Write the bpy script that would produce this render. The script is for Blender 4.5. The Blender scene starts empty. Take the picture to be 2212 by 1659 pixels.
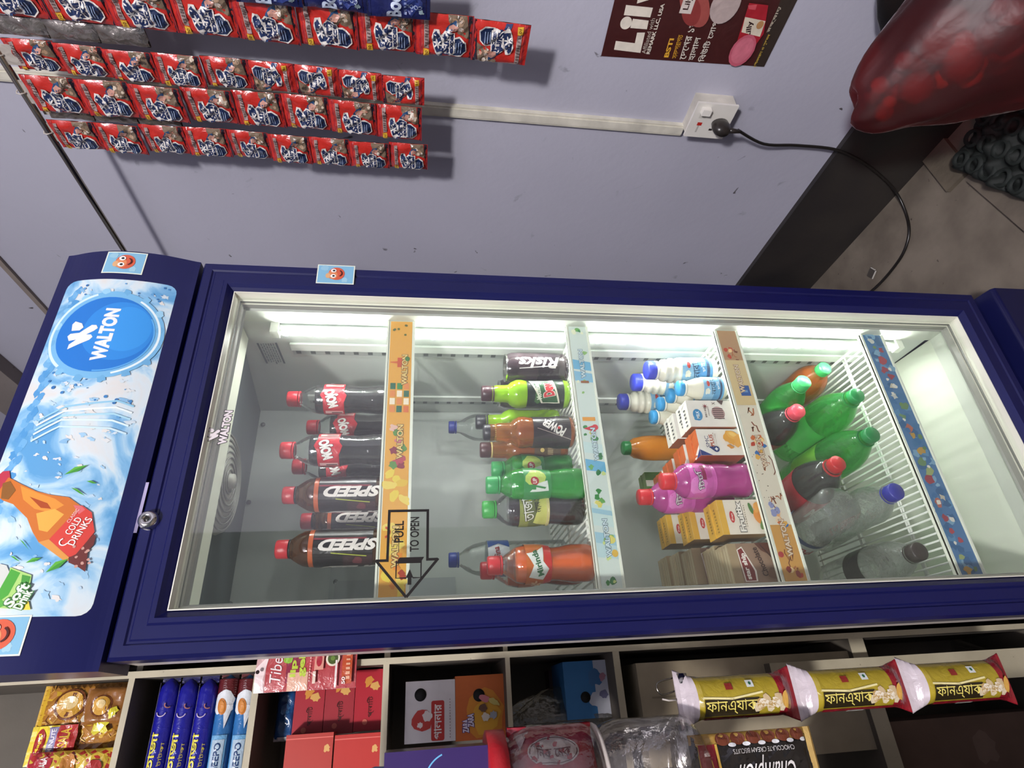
import bpy, math, random
from mathutils import Vector, Matrix
from mathutils.geometry import tessellate_polygon
PI = math.pi
SC = bpy.context.scene
COL = SC.collection

# ---------------------------------------------------------------- camera
FPX, YAW, PITCH, ROLL = 1271.354, .5095, .1486, -.0138
CAM = Vector((-.0761, -.8083, 1.0886))
def axes():
    f = Vector((math.sin(YAW), math.cos(YAW), 0)); r = Vector((math.cos(YAW), -math.sin(YAW), 0)); d = Vector((0, 0, -1))
    f2 = f*math.cos(PITCH)+d*math.sin(PITCH); d2 = d*math.cos(PITCH)-f*math.sin(PITCH)
    return f2, r*math.cos(ROLL)+d2*math.sin(ROLL), d2*math.cos(ROLL)-r*math.sin(ROLL)
AF, AR, AD = axes()
cd = bpy.data.cameras.new('camera'); co = bpy.data.objects.new('camera', cd); COL.objects.link(co)
cd.sensor_width = 36; cd.lens = FPX/2212*36; cd.clip_start = .01
m = Matrix((AD, AR, -AF)).transposed().to_4x4(); m.translation = CAM   # the phone was held sideways
co.matrix_world = m; SC.camera = co
def at(ax, val, x, y):
    """the point of the plane (axis ax = val) seen at photo position x, y"""
    d = AF*FPX+AR*(829.5-y)+AD*(x-1106)
    return CAM+d*((val-CAM[ax])/d[ax])
# ---------------------------------------------------------------- light
SC.view_settings.view_transform = 'Standard'; SC.view_settings.look = 'None'
SC.view_settings.exposure = 0; SC.view_settings.gamma = 1; SC.view_settings.use_curve_mapping = False
W = bpy.data.worlds.new('world'); SC.world = W; W.use_nodes = True
W.node_tree.nodes['Background'].inputs[0].default_value = (.72, .78, .95, 1)
W.node_tree.nodes['Background'].inputs[1].default_value = .16
def lamp(nm, kind, loc, power, col, size, tgt=None):
    l = bpy.data.lights.new(nm, kind); l.energy = power; l.color = col
    if kind == 'AREA': l.shape = 'RECTANGLE'; l.size = size[0]; l.size_y = size[1]
    else: l.shadow_soft_size = size
    o = bpy.data.objects.new(nm, l); COL.objects.link(o); o.location = loc
    if tgt: o.rotation_euler = (Vector(tgt)-Vector(loc)).to_track_quat('-Z', 'Y').to_euler()
    return o
lamp('ceiling_bulb', 'POINT', (-1.3, -2.5, 2.6), 415, (1, .965, .955), .13)

# ---------------------------------------------------------------- helpers
def C(h, k=1.0):
    if isinstance(h, str):
        h = h.lstrip('#'); h = [int(h[i:i+2], 16)/255 for i in (0, 2, 4)]
        h = [(c/12.92 if c <= .04045 else ((c+.055)/1.055)**2.4)*k for c in h]
    return (h[0], h[1], h[2], 1.0)
MAT = {}
def mk(name, rough=.5, metal=0, col=None, coat=0, bump=None, var=0, vscale=30, spec=.5, emit=0):
    """principled surface; its colour is the printed colour of each face unless col is given"""
    m = bpy.data.materials.new(name); m.use_nodes = True; nt = m.node_tree; b = nt.nodes['Principled BSDF']
    b.inputs['Roughness'].default_value = rough; b.inputs['Metallic'].default_value = metal
    b.inputs['Coat Weight'].default_value = coat; b.inputs['Coat Roughness'].default_value = .12
    b.inputs['Specular IOR Level'].default_value = spec
    tc = nt.nodes.new('ShaderNodeTexCoord')
    if col is None:
        a = nt.nodes.new('ShaderNodeVertexColor'); a.layer_name = 'Col'; src = a.outputs[0]
    else:
        a = nt.nodes.new('ShaderNodeRGB'); a.outputs[0].default_value = col; src = a.outputs[0]
    if var:
        n = nt.nodes.new('ShaderNodeTexNoise'); n.inputs['Scale'].default_value = vscale; n.inputs['Detail'].default_value = 5
        nt.links.new(tc.outputs['Object'], n.inputs['Vector'])
        r = nt.nodes.new('ShaderNodeMapRange'); r.inputs[1].default_value = .3; r.inputs[2].default_value = .7
        r.inputs[3].default_value = 1-var; r.inputs[4].default_value = 1+var*.3
        nt.links.new(n.outputs[0], r.inputs[0])
        mx = nt.nodes.new('ShaderNodeVectorMath'); mx.operation = 'SCALE'
        nt.links.new(src, mx.inputs[0]); nt.links.new(r.outputs[0], mx.inputs['Scale']); src = mx.outputs[0]
    nt.links.new(src, b.inputs['Base Color'])
    if emit:
        nt.links.new(src, b.inputs['Emission Color']); b.inputs['Emission Strength'].default_value = emit
    if bump:
        n = nt.nodes.new('ShaderNodeTexNoise'); n.inputs['Scale'].default_value = bump[0]; n.inputs['Detail'].default_value = 4
        if len(bump) > 2: n.inputs['Distortion'].default_value = bump[2]
        nt.links.new(tc.outputs['Object'], n.inputs['Vector'])
        bp = nt.nodes.new('ShaderNodeBump'); bp.inputs['Strength'].default_value = bump[1]; bp.inputs['Distance'].default_value = .004
        nt.links.new(n.outputs[0], bp.inputs['Height']); nt.links.new(bp.outputs[0], b.inputs['Normal'])
    MAT[name] = m; return m
mk('paper', .5, var=.06, vscale=60)
mk('film', .24, coat=.5, bump=(55, .55, .8), var=.12, vscale=80)
mk('soft_film', .3, coat=.3, bump=(28, .5, .6), var=.12, vscale=60)
mk('plastic', .3, var=.05)
mk('cap', .35, bump=(240, .15), var=.05)
mk('matte', .75, var=.16, vscale=18)
mk('dirty', .7, var=.35, vscale=14, bump=(60, .3))
mk('chrome', .16, metal=1)
mk('foil', .22, metal=.85, bump=(70, .5, .8))
mk('enamel', .32, var=.12, vscale=9, spec=.4)
mk('liner', .42, var=.09, vscale=7)
mk('print', .4)
mk('deco', .35, var=.3, vscale=55)
mk('gloss', .12, spec=.6)
mk('led', .5, emit=520)
mk('tube', .5, emit=1.5)
def thin(name, tint, gloss=.5, rough=.04, body=0, bodycol=None, bump=None):
    """thin clear plastic or glass: lets light through tinted, mirrors at grazing angles"""
    m = bpy.data.materials.new(name); m.use_nodes = True; nt = m.node_tree
    for n in list(nt.nodes):
        if n.type != 'OUTPUT_MATERIAL': nt.nodes.remove(n)
    out = nt.nodes[0]; t = nt.nodes.new('ShaderNodeBsdfTransparent'); t.inputs[0].default_value = tint
    g = nt.nodes.new('ShaderNodeBsdfGlossy'); g.inputs['Roughness'].default_value = rough
    g.inputs[0].default_value = (1, 1, 1, 1)
    lw = nt.nodes.new('ShaderNodeLayerWeight'); lw.inputs[0].default_value = gloss
    mr = nt.nodes.new('ShaderNodeMapRange'); mr.inputs[3].default_value = .04; mr.inputs[4].default_value = .85
    nt.links.new(lw.outputs['Fresnel'], mr.inputs[0])
    base = t
    if body:
        d = nt.nodes.new('ShaderNodeBsdfDiffuse'); d.inputs[0].default_value = bodycol or tint
        tr = nt.nodes.new('ShaderNodeBsdfTranslucent'); tr.inputs[0].default_value = bodycol or tint
        a = nt.nodes.new('ShaderNodeMixShader'); a.inputs[0].default_value = .5
        nt.links.new(d.outputs[0], a.inputs[1]); nt.links.new(tr.outputs[0], a.inputs[2])
        mm = nt.nodes.new('ShaderNodeMixShader'); mm.inputs[0].default_value = body
        nt.links.new(t.outputs[0], mm.inputs[1]); nt.links.new(a.outputs[0], mm.inputs[2]); base = mm
    mx = nt.nodes.new('ShaderNodeMixShader')
    nt.links.new(mr.outputs[0], mx.inputs[0]); nt.links.new(base.outputs[0], mx.inputs[1]); nt.links.new(g.outputs[0], mx.inputs[2])
    nt.links.new(mx.outputs[0], out.inputs[0])
    if bump:
        tc = nt.nodes.new('ShaderNodeTexCoord'); n = nt.nodes.new('ShaderNodeTexNoise'); n.inputs['Scale'].default_value = bump[0]
        n.inputs['Detail'].default_value = 4
        nt.links.new(tc.outputs['Object'], n.inputs['Vector'])
        bp = nt.nodes.new('ShaderNodeBump'); bp.inputs['Strength'].default_value = bump[1]; bp.inputs['Distance'].default_value = .006
        nt.links.new(n.outputs[0], bp.inputs['Height']); nt.links.new(bp.outputs[0], g.inputs['Normal']); nt.links.new(bp.outputs[0], lw.inputs['Normal'])
    MAT[name] = m; return m
thin('pane', (.97, .985, .975, 1), .12, .02, .02, C('c8ccc8'), None)  # faint pale diffuse share: dust film, also standing in for reflection haze
thin('pet', (.96, .97, .965, 1), .22, .05, .06, C('dfe6e2'), (60, .3))
thin('crushed', (.95, .97, .955, 1), .3, .07, .2, C('eef4ee'), (30, 1.6))
thin('green_pet', C('9be8a0'), .24, .06, .2, C('5fe878'), (40, .5))
thin('lime_pet', C('dcf27a'), .24, .06, .42, C('c8f03a'))
thin('amber_pet', C('e6b478'), .24, .06, .38, C('d08a40'))
thin('brown_pet', C('cc9c74'), .24, .06, .25, C('9a6238'))
thin('pink_pet', C('f0a0dc'), .24, .06, .6, C('e468c4'))
thin('jar_clear', (.84, .82, .8, 1), .4, .08, .06, C('b8b0a8'), (30, .6))
thin('bag_clear', (.85, .84, .8, 1), .4, .1, .12, C('b8b0a0'), (40, 1.))
thin('sack_red', C('c86462'), .03, .5, .33, C('701a20'), (18, .7))

def reg(o, parent=None, label=None, cat=None, group=None, kind=None):
    COL.objects.link(o)
    if parent: o.parent = parent
    for k, v in (('label', label), ('category', cat), ('group', group), ('kind', kind)):
        if v: o[k] = v
    return o
def thing(name, label, cat, loc=(0, 0, 0), group=None, rot=(0, 0, 0)):
    o = bpy.data.objects.new(name, None); o.empty_display_size = .02
    reg(o, None, label, cat, group); o.location = loc; o.rotation_euler = rot; return o
def dup(root, loc, label=None, rot=None):
    r = root.copy(); COL.objects.link(r); r.location = loc
    if rot: r.rotation_euler = rot
    if label: r['label'] = label
    for ch in list(root.children):
        c = ch.copy(); COL.objects.link(c); c.parent = r
        for g in list(ch.children):
            d = g.copy(); COL.objects.link(d); d.parent = c
    return r
class MB:
    def __init__(s): s.v = []; s.f = []; s.c = []; s.m = []; s.sm = []
    def add(s, V, F, col, mi=0, smooth=False):
        b = len(s.v); s.v += [tuple(v) for v in V]; col = C(col) if isinstance(col, str) else col
        for f in F: s.f.append([b+i for i in f]); s.c.append(col); s.m.append(mi); s.sm.append(smooth)
    def box(s, x0, x1, y0, y1, z0, z1, col, mi=0, sides=None):
        V = [(x, y, z) for z in (z0, z1) for y in (y0, y1) for x in (x0, x1)]
        F = {'b': (0, 2, 3, 1), 't': (4, 5, 7, 6), 'f': (0, 1, 5, 4), 'k': (2, 6, 7, 3), 'l': (0, 4, 6, 2), 'r': (1, 3, 7, 5)}
        for k, f in F.items():
            c = (sides or {}).get(k, col)
            s.add([V[i] for i in f], [(0, 1, 2, 3)], c, mi)
    def lathe(s, prof, col, seg=28, o=(0, 0, 0), mi=0, smooth=True, axis=2, cols=None, wob=None):
        rings = []
        V = []; O = Vector(o)
        for k, (r, z) in enumerate(prof):
            for i in range(seg):
                a = 2*PI*i/seg; rr = r*(wob(a, z) if wob else 1)
                p = (rr*math.cos(a), rr*math.sin(a), z)
                if axis == 1: p = (p[0], z, p[1])
                if axis == 0: p = (z, p[0], p[1])
                V.append(O+Vector(p))
        for k in range(len(prof)-1):
            F = [(k*seg+i, k*seg+(i+1) % seg, (k+1)*seg+(i+1) % seg, (k+1)*seg+i) for i in range(seg)]
            if k == 0: s.add(V, F, (cols[k] if cols else col), mi, smooth); base = len(s.v)-len(V)
            else:
                cc = cols[k] if cols else col; cc = C(cc) if isinstance(cc, str) else cc
                for f in F: s.f.append([base+i for i in f]); s.c.append(cc); s.m.append(mi); s.sm.append(smooth)
    def cyl(s, p0, p1, r, col, seg=10, mi=0, r1=None, caps=True):
        s.tube([p0, p1], r, col, seg, mi, caps=caps, r1=r1)
    def tube(s, pts, r, col, seg=8, mi=0, caps=True, r1=None):
        pts = [Vector(p) for p in pts]; V = []; n = len(pts)
        prev = None
        for i, p in enumerate(pts):
            d = (pts[min(i+1, n-1)]-pts[max(i-1, 0)]).normalized()
            if prev is None: u = d.orthogonal().normalized()
            else: u = (prev-d*prev.dot(d)).normalized()
            prev = u; w = d.cross(u)
            rr = r if r1 is None else r+(r1-r)*i/(n-1)
            if callable(r): rr = r(i/(n-1))
            V += [p+u*rr*math.cos(2*PI*k/seg)+w*rr*math.sin(2*PI*k/seg) for k in range(seg)]
        F = [(i*seg+k, i*seg+(k+1) % seg, (i+1)*seg+(k+1) % seg, (i+1)*seg+k) for i in range(n-1) for k in range(seg)]
        if caps: F += [tuple(range(seg-1, -1, -1)), tuple((n-1)*seg+k for k in range(seg))]
        s.add(V, F, col, mi, True)
    def grid(s, fn, nu, nv, col, mi=0, smooth=True, colfn=None):
        V = [fn(i/nu, j/nv) for j in range(nv+1) for i in range(nu+1)]
        F = [(j*(nu+1)+i, j*(nu+1)+i+1, (j+1)*(nu+1)+i+1, (j+1)*(nu+1)+i) for j in range(nv) for i in range(nu)]
        s.add(V, F, col, mi, smooth)
    def build(s, name, mats, parent=None, label=None, cat=None, group=None, kind=None, loc=None, bevel=0, rot=None):
        me = bpy.data.meshes.new(name); me.from_pydata(s.v, [], s.f)
        for mm in (mats if isinstance(mats, (list, tuple)) else [mats]): me.materials.append(MAT[mm])
        me.polygons.foreach_set('material_index', s.m); me.polygons.foreach_set('use_smooth', s.sm)
        ca = me.color_attributes.new('Col', 'FLOAT_COLOR', 'CORNER'); buf = []
        for f, c in zip(s.f, s.c): buf += list(c)*len(f)
        ca.data.foreach_set('color', buf); me.update()
        o = bpy.data.objects.new(name, me); reg(o, parent, label, cat, group, kind)
        if loc is not None: o.location = loc
        if rot is not None: o.rotation_euler = rot
        if bevel:
            b = o.modifiers.new('bevel', 'BEVEL'); b.width = bevel; b.segments = 2; b.limit_method = 'ANGLE'
        return o
# text outlines, laid into any surface
_tc = {}
def glyphs(t, bold=0):
    k = (t, bold)
    if k not in _tc:
        c = bpy.data.curves.new('letters', 'FONT'); c.body = t; c.resolution_u = 3; c.offset = bold
        o = bpy.data.objects.new('letters', c); COL.objects.link(o); me = o.to_mesh(); me.calc_loop_triangles()
        _tc[k] = ([(v.co.x, v.co.y) for v in me.vertices], [tuple(x.vertices) for x in me.loop_triangles])
        o.to_mesh_clear(); bpy.data.objects.remove(o); bpy.data.curves.remove(c)
    return _tc[k]
class Pr:
    """flat printing in metres (s to the right, t up) laid on a surface by fm(s, t, height)"""
    def __init__(s, mb, fm, edge=None, mi=0, dh=.0002): s.mb = mb; s.fm = fm; s.e = edge; s.mi = mi; s.dh = dh; s.n = 1; s.k = 0
    def tris(s, P, T, col):
        h = s.n*s.dh+s.k*4e-6; s.n += 1; s.k += 1
        P = list(P)
        if s.e:
            T = list(T); out = []; mid = {}
            while T:
                t = T.pop(); best = 0; bi = 0
                for i in range(3):
                    a, b = P[t[i]], P[t[(i+1) % 3]]; L = (a[0]-b[0])**2+(a[1]-b[1])**2
                    if L > best: best = L; bi = i
                if best > s.e**2:
                    a, b, c = t[bi], t[(bi+1) % 3], t[(bi+2) % 3]; k = (min(a, b), max(a, b))
                    if k not in mid: mid[k] = len(P); P.append(((P[a][0]+P[b][0])/2, (P[a][1]+P[b][1])/2))
                    q = mid[k]; T += [(a, q, c), (q, b, c)]
                else: out.append(t)
            T = out
        s.mb.add([s.fm(x, y, h) for x, y in P], T, col, s.mi, False); return s
    def poly(s, pts, col):
        T = tessellate_polygon([[Vector((p[0], p[1], 0)) for p in pts]])
        return s.tris(pts, [tuple(t) for t in T], col)
    def rect(s, x0, y0, x1, y1, col, r=0):
        if not r: return s.poly([(x0, y0), (x1, y0), (x1, y1), (x0, y1)], col)
        pts = []
        for cx, cy, a0 in ((x1-r, y1-r, 0), (x0+r, y1-r, 90), (x0+r, y0+r, 180), (x1-r, y0+r, 270)):
            for i in range(5): a = math.radians(a0+i*22.5); pts.append((cx+r*math.cos(a), cy+r*math.sin(a)))
        return s.poly(pts, col)
    def ell(s, cx, cy, rx, ry=None, col='ffffff', rot=0, n=24):
        ry = rx if ry is None else ry; a = math.radians(rot); ca, sa = math.cos(a), math.sin(a)
        return s.poly([(cx+rx*math.cos(k*2*PI/n)*ca-ry*math.sin(k*2*PI/n)*sa, cy+rx*math.cos(k*2*PI/n)*sa+ry*math.sin(k*2*PI/n)*ca) for k in range(n)], col)
    def ring(s, cx, cy, r, w, col, a0=0, a1=360, n=32, k=1):
        P = []; T = []
        for i in range(n+1):
            a = math.radians(a0+(a1-a0)*i/n)
            P += [(cx+r*math.cos(a), cy+r*k*math.sin(a)), (cx+(r+w)*math.cos(a), cy+(r+w)*k*math.sin(a))]
        for i in range(n): T += [(2*i, 2*i+1, 2*i+3), (2*i, 2*i+3, 2*i+2)]
        return s.tris(P, T, col)
    def blob(s, cx, cy, r, col, seed=0, j=.35, n=14, k=1, rot=0):
        R = random.Random(seed); a = math.radians(rot); pts = []
        for i in range(n):
            q = r*(1-j*R.random()); x = q*math.cos(2*PI*i/n); y = q*k*math.sin(2*PI*i/n)
            pts.append((cx+x*math.cos(a)-y*math.sin(a), cy+x*math.sin(a)+y*math.cos(a)))
        return s.poly(pts, col)
    def line(s, pts, w, col):
        P = []; T = []
        for i, p in enumerate(pts):
            a = pts[max(i-1, 0)]; b = pts[min(i+1, len(pts)-1)]; dx, dy = b[0]-a[0], b[1]-a[1]; L = math.hypot(dx, dy) or 1
            P += [(p[0]-dy/L*w/2, p[1]+dx/L*w/2), (p[0]+dy/L*w/2, p[1]-dx/L*w/2)]
        for i in range(len(pts)-1): T += [(2*i, 2*i+1, 2*i+3), (2*i, 2*i+3, 2*i+2)]
        return s.tris(P, T, col)
    def text(s, t, cx, cy, w, h, col, rot=0, bold=.02, out=None, ob=.07, shear=0):
        V0, _ = glyphs(t, bold)
        if not V0: return s
        x0 = min(v[0] for v in V0); x1 = max(v[0] for v in V0); y0 = min(v[1] for v in V0); y1 = max(v[1] for v in V0)
        kx = w/(x1-x0); ky = h/(y1-y0); a = math.radians(rot); ca, sa = math.cos(a), math.sin(a)
        for b, c in (((bold+ob, out), (bold, col)) if out else ((bold, col),)):
            V, T = glyphs(t, b)
            P = []
            for x, y in V:
                u = (x-(x0+x1)/2)*kx; v = (y-(y0+y1)/2)*ky; u += shear*v
                P.append((cx+u*ca-v*sa, cy+u*sa+v*ca))
            s.tris(P, T, c)
        return s
    def bars(s, x0, y0, x1, y1, n, col, seed=1, vert=True):
        R = random.Random(seed)
        for i in range(n):
            a = (i+.1)/n; b = a+R.uniform(.35, .7)/n
            if vert: s.rect(x0+(x1-x0)*a, y0, x0+(x1-x0)*b, y1, col)
            else: s.rect(x0, y0+(y1-y0)*a, x1, y0+(y1-y0)*b, col)
        return s
def plane(o, S, T, N):
    o, S, T, N = Vector(o), Vector(S), Vector(T), Vector(N)
    return lambda s, t, h: o+S*s+T*t+N*h
def cylmap(r, zoff=0, fr=None, R=None):
    def f(s, t, h):
        rr = (fr(t) if fr else r)+h; a = s/r
        return (rr*math.sin(a), -rr*math.cos(a), t+zoff)
    return f

# ================================================================ THE ROOM
WX, FZ, CZ = 1.1, -.178, 3.0
def wallmat(name, base, dirt, sc, spots, rough=.8):
    m = bpy.data.materials.new(name); m.use_nodes = True; nt = m.node_tree; b = nt.nodes['Principled BSDF']
    b.inputs['Roughness'].default_value = rough; tc = nt.nodes.new('ShaderNodeTexCoord')
    def noise(s, d=6, dist=0):
        n = nt.nodes.new('ShaderNodeTexNoise'); n.inputs['Scale'].default_value = s; n.inputs['Detail'].default_value = d
        n.inputs['Distortion'].default_value = dist; nt.links.new(tc.outputs['Object'], n.inputs['Vector']); return n
    def ramp(n, a, bb):
        r = nt.nodes.new('ShaderNodeMapRange'); r.inputs[1].default_value = a; r.inputs[2].default_value = bb; nt.links.new(n.outputs[0], r.inputs[0]); return r
    def mix(f, a, c2):
        x = nt.nodes.new('ShaderNodeMix'); x.data_type = 'RGBA'; nt.links.new(f.outputs[0], x.inputs[0])
        if isinstance(a, tuple): x.inputs[6].default_value = a
        else: nt.links.new(a.outputs[2], x.inputs[6])
        x.inputs[7].default_value = c2; return x
    a = mix(ramp(noise(sc), .35, .75), base, dirt)
    c = mix(ramp(noise(sc*9, 8, .6), .69, .76), a, tuple(x*(.72 if spots == 24 else .55) for x in dirt[:3])+(1,))
    if spots: c = mix(ramp(noise(spots, 3, .6), .735, .775), c, C('4a4648'))
    nt.links.new(c.outputs[2], b.inputs['Base Color'])
    bp = nt.nodes.new('ShaderNodeBump'); bp.inputs['Strength'].default_value = .25; bp.inputs['Distance'].default_value = .004
    nt.links.new(noise(40).outputs[0], bp.inputs['Height']); nt.links.new(bp.outputs[0], b.inputs['Normal']); MAT[name] = m
wallmat('wall_paint', C('b6b5c3'), C('acabb9'), 1.6, 24)
wallmat('skirting_black', C('242122'), C('38332f'), 5, 0, .55)
wallmat('floor_dirt', C('7f7568'), C('4e453c'), 7.0, 14, .85)
wallmat('wood_edge', C('b6ad95'), C('a49b84'), 14, 0, .6)
wallmat('wood_dark', C('5d564c'), C('4a443c'), 6, 0, .7)
wallmat('beam_brown', C('8a817c'), C('7a716c'), 3, 0, .8)
def struct(name, mb, mat, **k): return mb.build(name, mat, kind='structure', **k)
b = MB(); b.box(WX, WX+.12, -3.4, 2.6, FZ, CZ, 'ffffff'); struct('wall_right', b, 'wall_paint')
b = MB(); b.box(-3.2, WX, 2.4, 2.52, FZ, CZ, 'ffffff'); struct('wall_back', b, 'wall_paint')
b = MB(); b.box(-3.3, WX+.12, -3.4, 2.6, FZ-.1, FZ, 'ffffff'); struct('floor', b, 'floor_dirt')
b = MB(); b.box(-3.3, WX+.12, -3.4, 2.6, CZ, CZ+.1, 'ffffff'); struct('ceiling', b, 'wall_paint')
b = MB(); b.box(WX-.014, WX, -3.4, 2.4, FZ, .078, 'ffffff'); struct('baseboard_right', b, 'skirting_black')
b = MB(); b.box(WX-.05, WX, -.4, 2.4, 2.535, 2.71, 'ffffff'); struct('trim_1', b, 'beam_brown')
b = MB(); b.box(WX-.009, WX, -1, 2.4, 2.249, 2.264, '8d8179'); struct('trim_2', b, 'matte')
# conduit and socket
root = thing('cable_trunking', 'long cream plastic cable trunking running down the wall to the socket', 'trunking', (WX, .044, .5))
b = MB(); b.box(-.011, 0, -.0135, .0135, -.005, 2.4, 'd9d4c4'); b.box(-.013, -.011, -.009, .009, -.005, 2.4, 'ded9ca')
b.build('duct', 'dirty', root, bevel=.002)
s0 = at(0, WX-.035, 1513, 240); s1 = at(0, WX-.035, 1597, 245); s2 = at(0, WX-.035, 1497, 322)
SY, SZ = -.007, .452
sroot = thing('wall_socket', 'white switched wall socket box with a red neon at the end of the trunking', 'socket', (WX, SY, SZ))
b = MB(); b.box(-.034, 0, -.040, .040, -.043, .046, 'd8d2c6'); b.build('back_box', 'dirty', sroot, bevel=.003)
b = MB(); b.box(-.040, -.034, -.043, .043, -.046, .049, 'e2ded6')
p = Pr(b, plane((-.040, 0, 0), (0, -1, 0), (0, 0, 1), (-1, 0, 0)))
p.rect(-.03, .024, -.012, .028, 'b8b4ac').rect(.006, .018, .022, .034, 'd0ccc2').rect(-.012, .02, -.004, .031, 'c03028')
for q in ((-.02, -.006), (-.026, -.022), (-.010, -.022)): p.rect(q[0]-.0025, q[1]-.004, q[0]+.0025, q[1]+.004, '3a3634')
b.build('face_plate', 'plastic', sroot, bevel=.0015)
b = MB(); b.box(-.052, -.040, -.034, -.020, .016, .036, 'ece8e0'); b.build('rocker_switch', 'plastic', sroot, bevel=.003)
# plug and power cord
cr = thing('power_cord', 'black power cord plugged into the wall socket and looping over the floor', 'cord', (WX-.06, SY, SZ-.02))
b = MB(); b.lathe([(0, -.018), (.011, -.017), (.017, -.008), (.019, .004), (.017, .018), (0, .020)], '2b2624', 18, (0.0, .002, 0), axis=0); b.v = [(x, y*.8, z*1.15) for x, y, z in b.v]
b.cyl((-.004, .002, -.014), (-.004, .002, -.044), .007, '2b2624', 10, r1=.004)
b.build('plug', 'plastic', cr)
pts = [Vector((WX-.060, SY+.002, SZ-.020-.040))]
for x, y, X in [(1650, 311, WX-.035), (1720, 314, WX-.02), (1800, 322, WX-.022), (1850, 342, WX-.022), (1895, 373, WX-.024), (1932, 410, WX-.032)]: pts.append(at(0, X, x, y))
for x, y, z in [(1955, 455, FZ+.006), (1964, 500, FZ+.006), (1952, 545, FZ+.006), (1925, 585, FZ+.006), (1895, 618, FZ+.006), (1868, 640, FZ+.006)]: pts.append(at(2, z, x, y))
def smooth(P, n=6):
    P = [Vector(p) for p in P]; out = []
    for i in range(len(P)-1):
        p0 = P[max(i-1, 0)]; p1 = P[i]; p2 = P[i+1]; p3 = P[min(i+2, len(P)-1)]
        for k in range(n):
            t = k/n; out.append(.5*((2*p1)+(p2-p0)*t+(2*p0-5*p1+4*p2-p3)*t*t+(3*p1-p0-3*p2+p3)*t**3))
    return out+[P[-1]]
ro = Vector((WX-.06, SY, SZ-.02))
b = MB(); b.tube([q-ro for q in smooth(pts)], .0036, '1c1918', 8); b.build('cable', 'plastic', cr)
tp = at(2, FZ+.012, 1883, 590)
b = MB(); b.box(-.012, .012, -.012, .012, 0, .002, '4a4540'); b.box(-.009, .009, -.014, -.012, 0, .003, 'c8c4bc'); b.box(-.014, -.012, -.012, .012, 0, .003, 'c8c4bc')
b.build('cord_tag', 'paper', cr, loc=tp-ro, rot=(0, 0, .5))

# ---- poster on the wall (drawn in wall coordinates: s = -Y, t = Z)
def wp(x, y):
    q = at(0, WX, x, y); return (-q.y, q.z)
A0, A1, A2 = wp(1298, 120), wp(1650, 143), wp(1330, -2)
pw = .42; ph = math.hypot(A1[0]-A0[0], A1[1]-A0[1])
ang = math.atan2(A1[0]-A0[0], -(A1[1]-A0[1]))       # lean of the left edge
proot = thing('wall_poster', 'dark maroon soap advertisement poster stuck on the lilac wall', 'poster', (WX-.001, -A0[0], A0[1]))
ca, sa = math.cos(ang), math.sin(ang)
def pm(s, t, h): return (-h-.0005, -(s*ca+t*-sa), s*sa*-1+t*ca) if 0 else (-h-.0005, -(s*ca-t*sa), (s*sa+t*ca))
def PP(x, y):
    q = wp(x, y); ds, dt = q[0]-A0[0], q[1]-A0[1]
    return (ds*ca+dt*sa, -ds*sa+dt*ca)
b = MB(); p = Pr(b, pm)
p.rect(0, -ph, pw, 0, '46201f')
p.poly([(0, -ph), (pw, -ph), (pw, -ph*.86), (0, -ph*.93)], '3a302a')
def ptext(t, a, c, hpx, col, bold=.03, out=None):
    """text whose base line runs from photo point a to c"""
    P0, P1 = PP(*a), PP(*c); w = math.hypot(P1[0]-P0[0], P1[1]-P0[1]); r = math.atan2(P1[1]-P0[1], P1[0]-P0[0])
    h = abs(PP(a[0]-hpx, a[1])[1]-P0[1])
    p.text(t, (P0[0]+P1[0])/2-math.sin(r)*h/2, (P0[1]+P1[1])/2+math.cos(r)*h/2, w, h, col, math.degrees(r), bold, out)
# big letters L i l y
def pq(pts, col): p.poly([PP(*q) for q in pts], col)
W1 = 'e8dfd0'
pq([(1326, 106), (1330, 87), (1371, 92), (1376, 69), (1393, 69), (1383, 113)], W1)
pq([(1361, 59), (1367, 39), (1401, 43), (1397, 62)], W1)
c0 = PP(1352, 48); p.ell(c0[0], c0[1], .0125, .0115, W1)
pq([(1347, 31), (1352, 9), (1410, 15), (1404, 36)], W1)
pq([(1375, 6), (1378, -8), (1408, -4)], W1)
ptext('Affiliated with', (1394, 114), (1415, 38), 9, 'c8bdb0', .0)
ptext('REMARK LLC, USA', (1404, 115), (1437, 6), 9, W1, .03)
ptext('BSTI', (1443, 122), (1456, 81), 10, 'e0a83a', .04)
ptext('সনদপ্রাপ্ত'.replace('্', ''), (1461, 124), (1476, 73), 11, 'd39a36', .01)
ptext('েদেশর ১ম', (1480, 126), (1505, 44), 14, 'e6ddd0', .01)
ptext('হালাল', (1498, 128), (1515, 78), 13, 'e6ddd0', .01)
ptext('িবউিট েসাপ', (1519, 131), (1552, 41), 14, 'e6ddd0', .01)
for (x, y, r, k, col, rot) in ((1500, 8, .05, .5, 'a2504a', 40), (1492, 22, .03, .6, '8e3a38', 30), (1566, 8, .036, .8, 'b8a6a2', 0)):
    q = PP(x, y); p.ell(q[0], q[1], r, r*k, col, rot)
q = PP(1486, 3); p.rect(q[0]-.02, q[1]-.012, q[0]+.02, q[1]+.012, 'd8ccc4'); p.text('Lily', q[0], q[1], .026, .014, '3a2020')
pq([(1590, 88), (1617, 3), (1658, 8), (1648, 70), (1630, 95)], 'a82430')
pq([(1600, 66), (1608, 33), (1652, 42), (1640, 76)], 'd9cdb8')
pq([(1614, 8), (1634, 6), (1630, 18), (1616, 16)], 'c8505a')
ptext('Lilly', (1622, 74), (1628, 40), 14, '3a2424', .03)
q = PP(1640, 50); p.ell(q[0], q[1], .008, .007, 'b88858')
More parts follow.
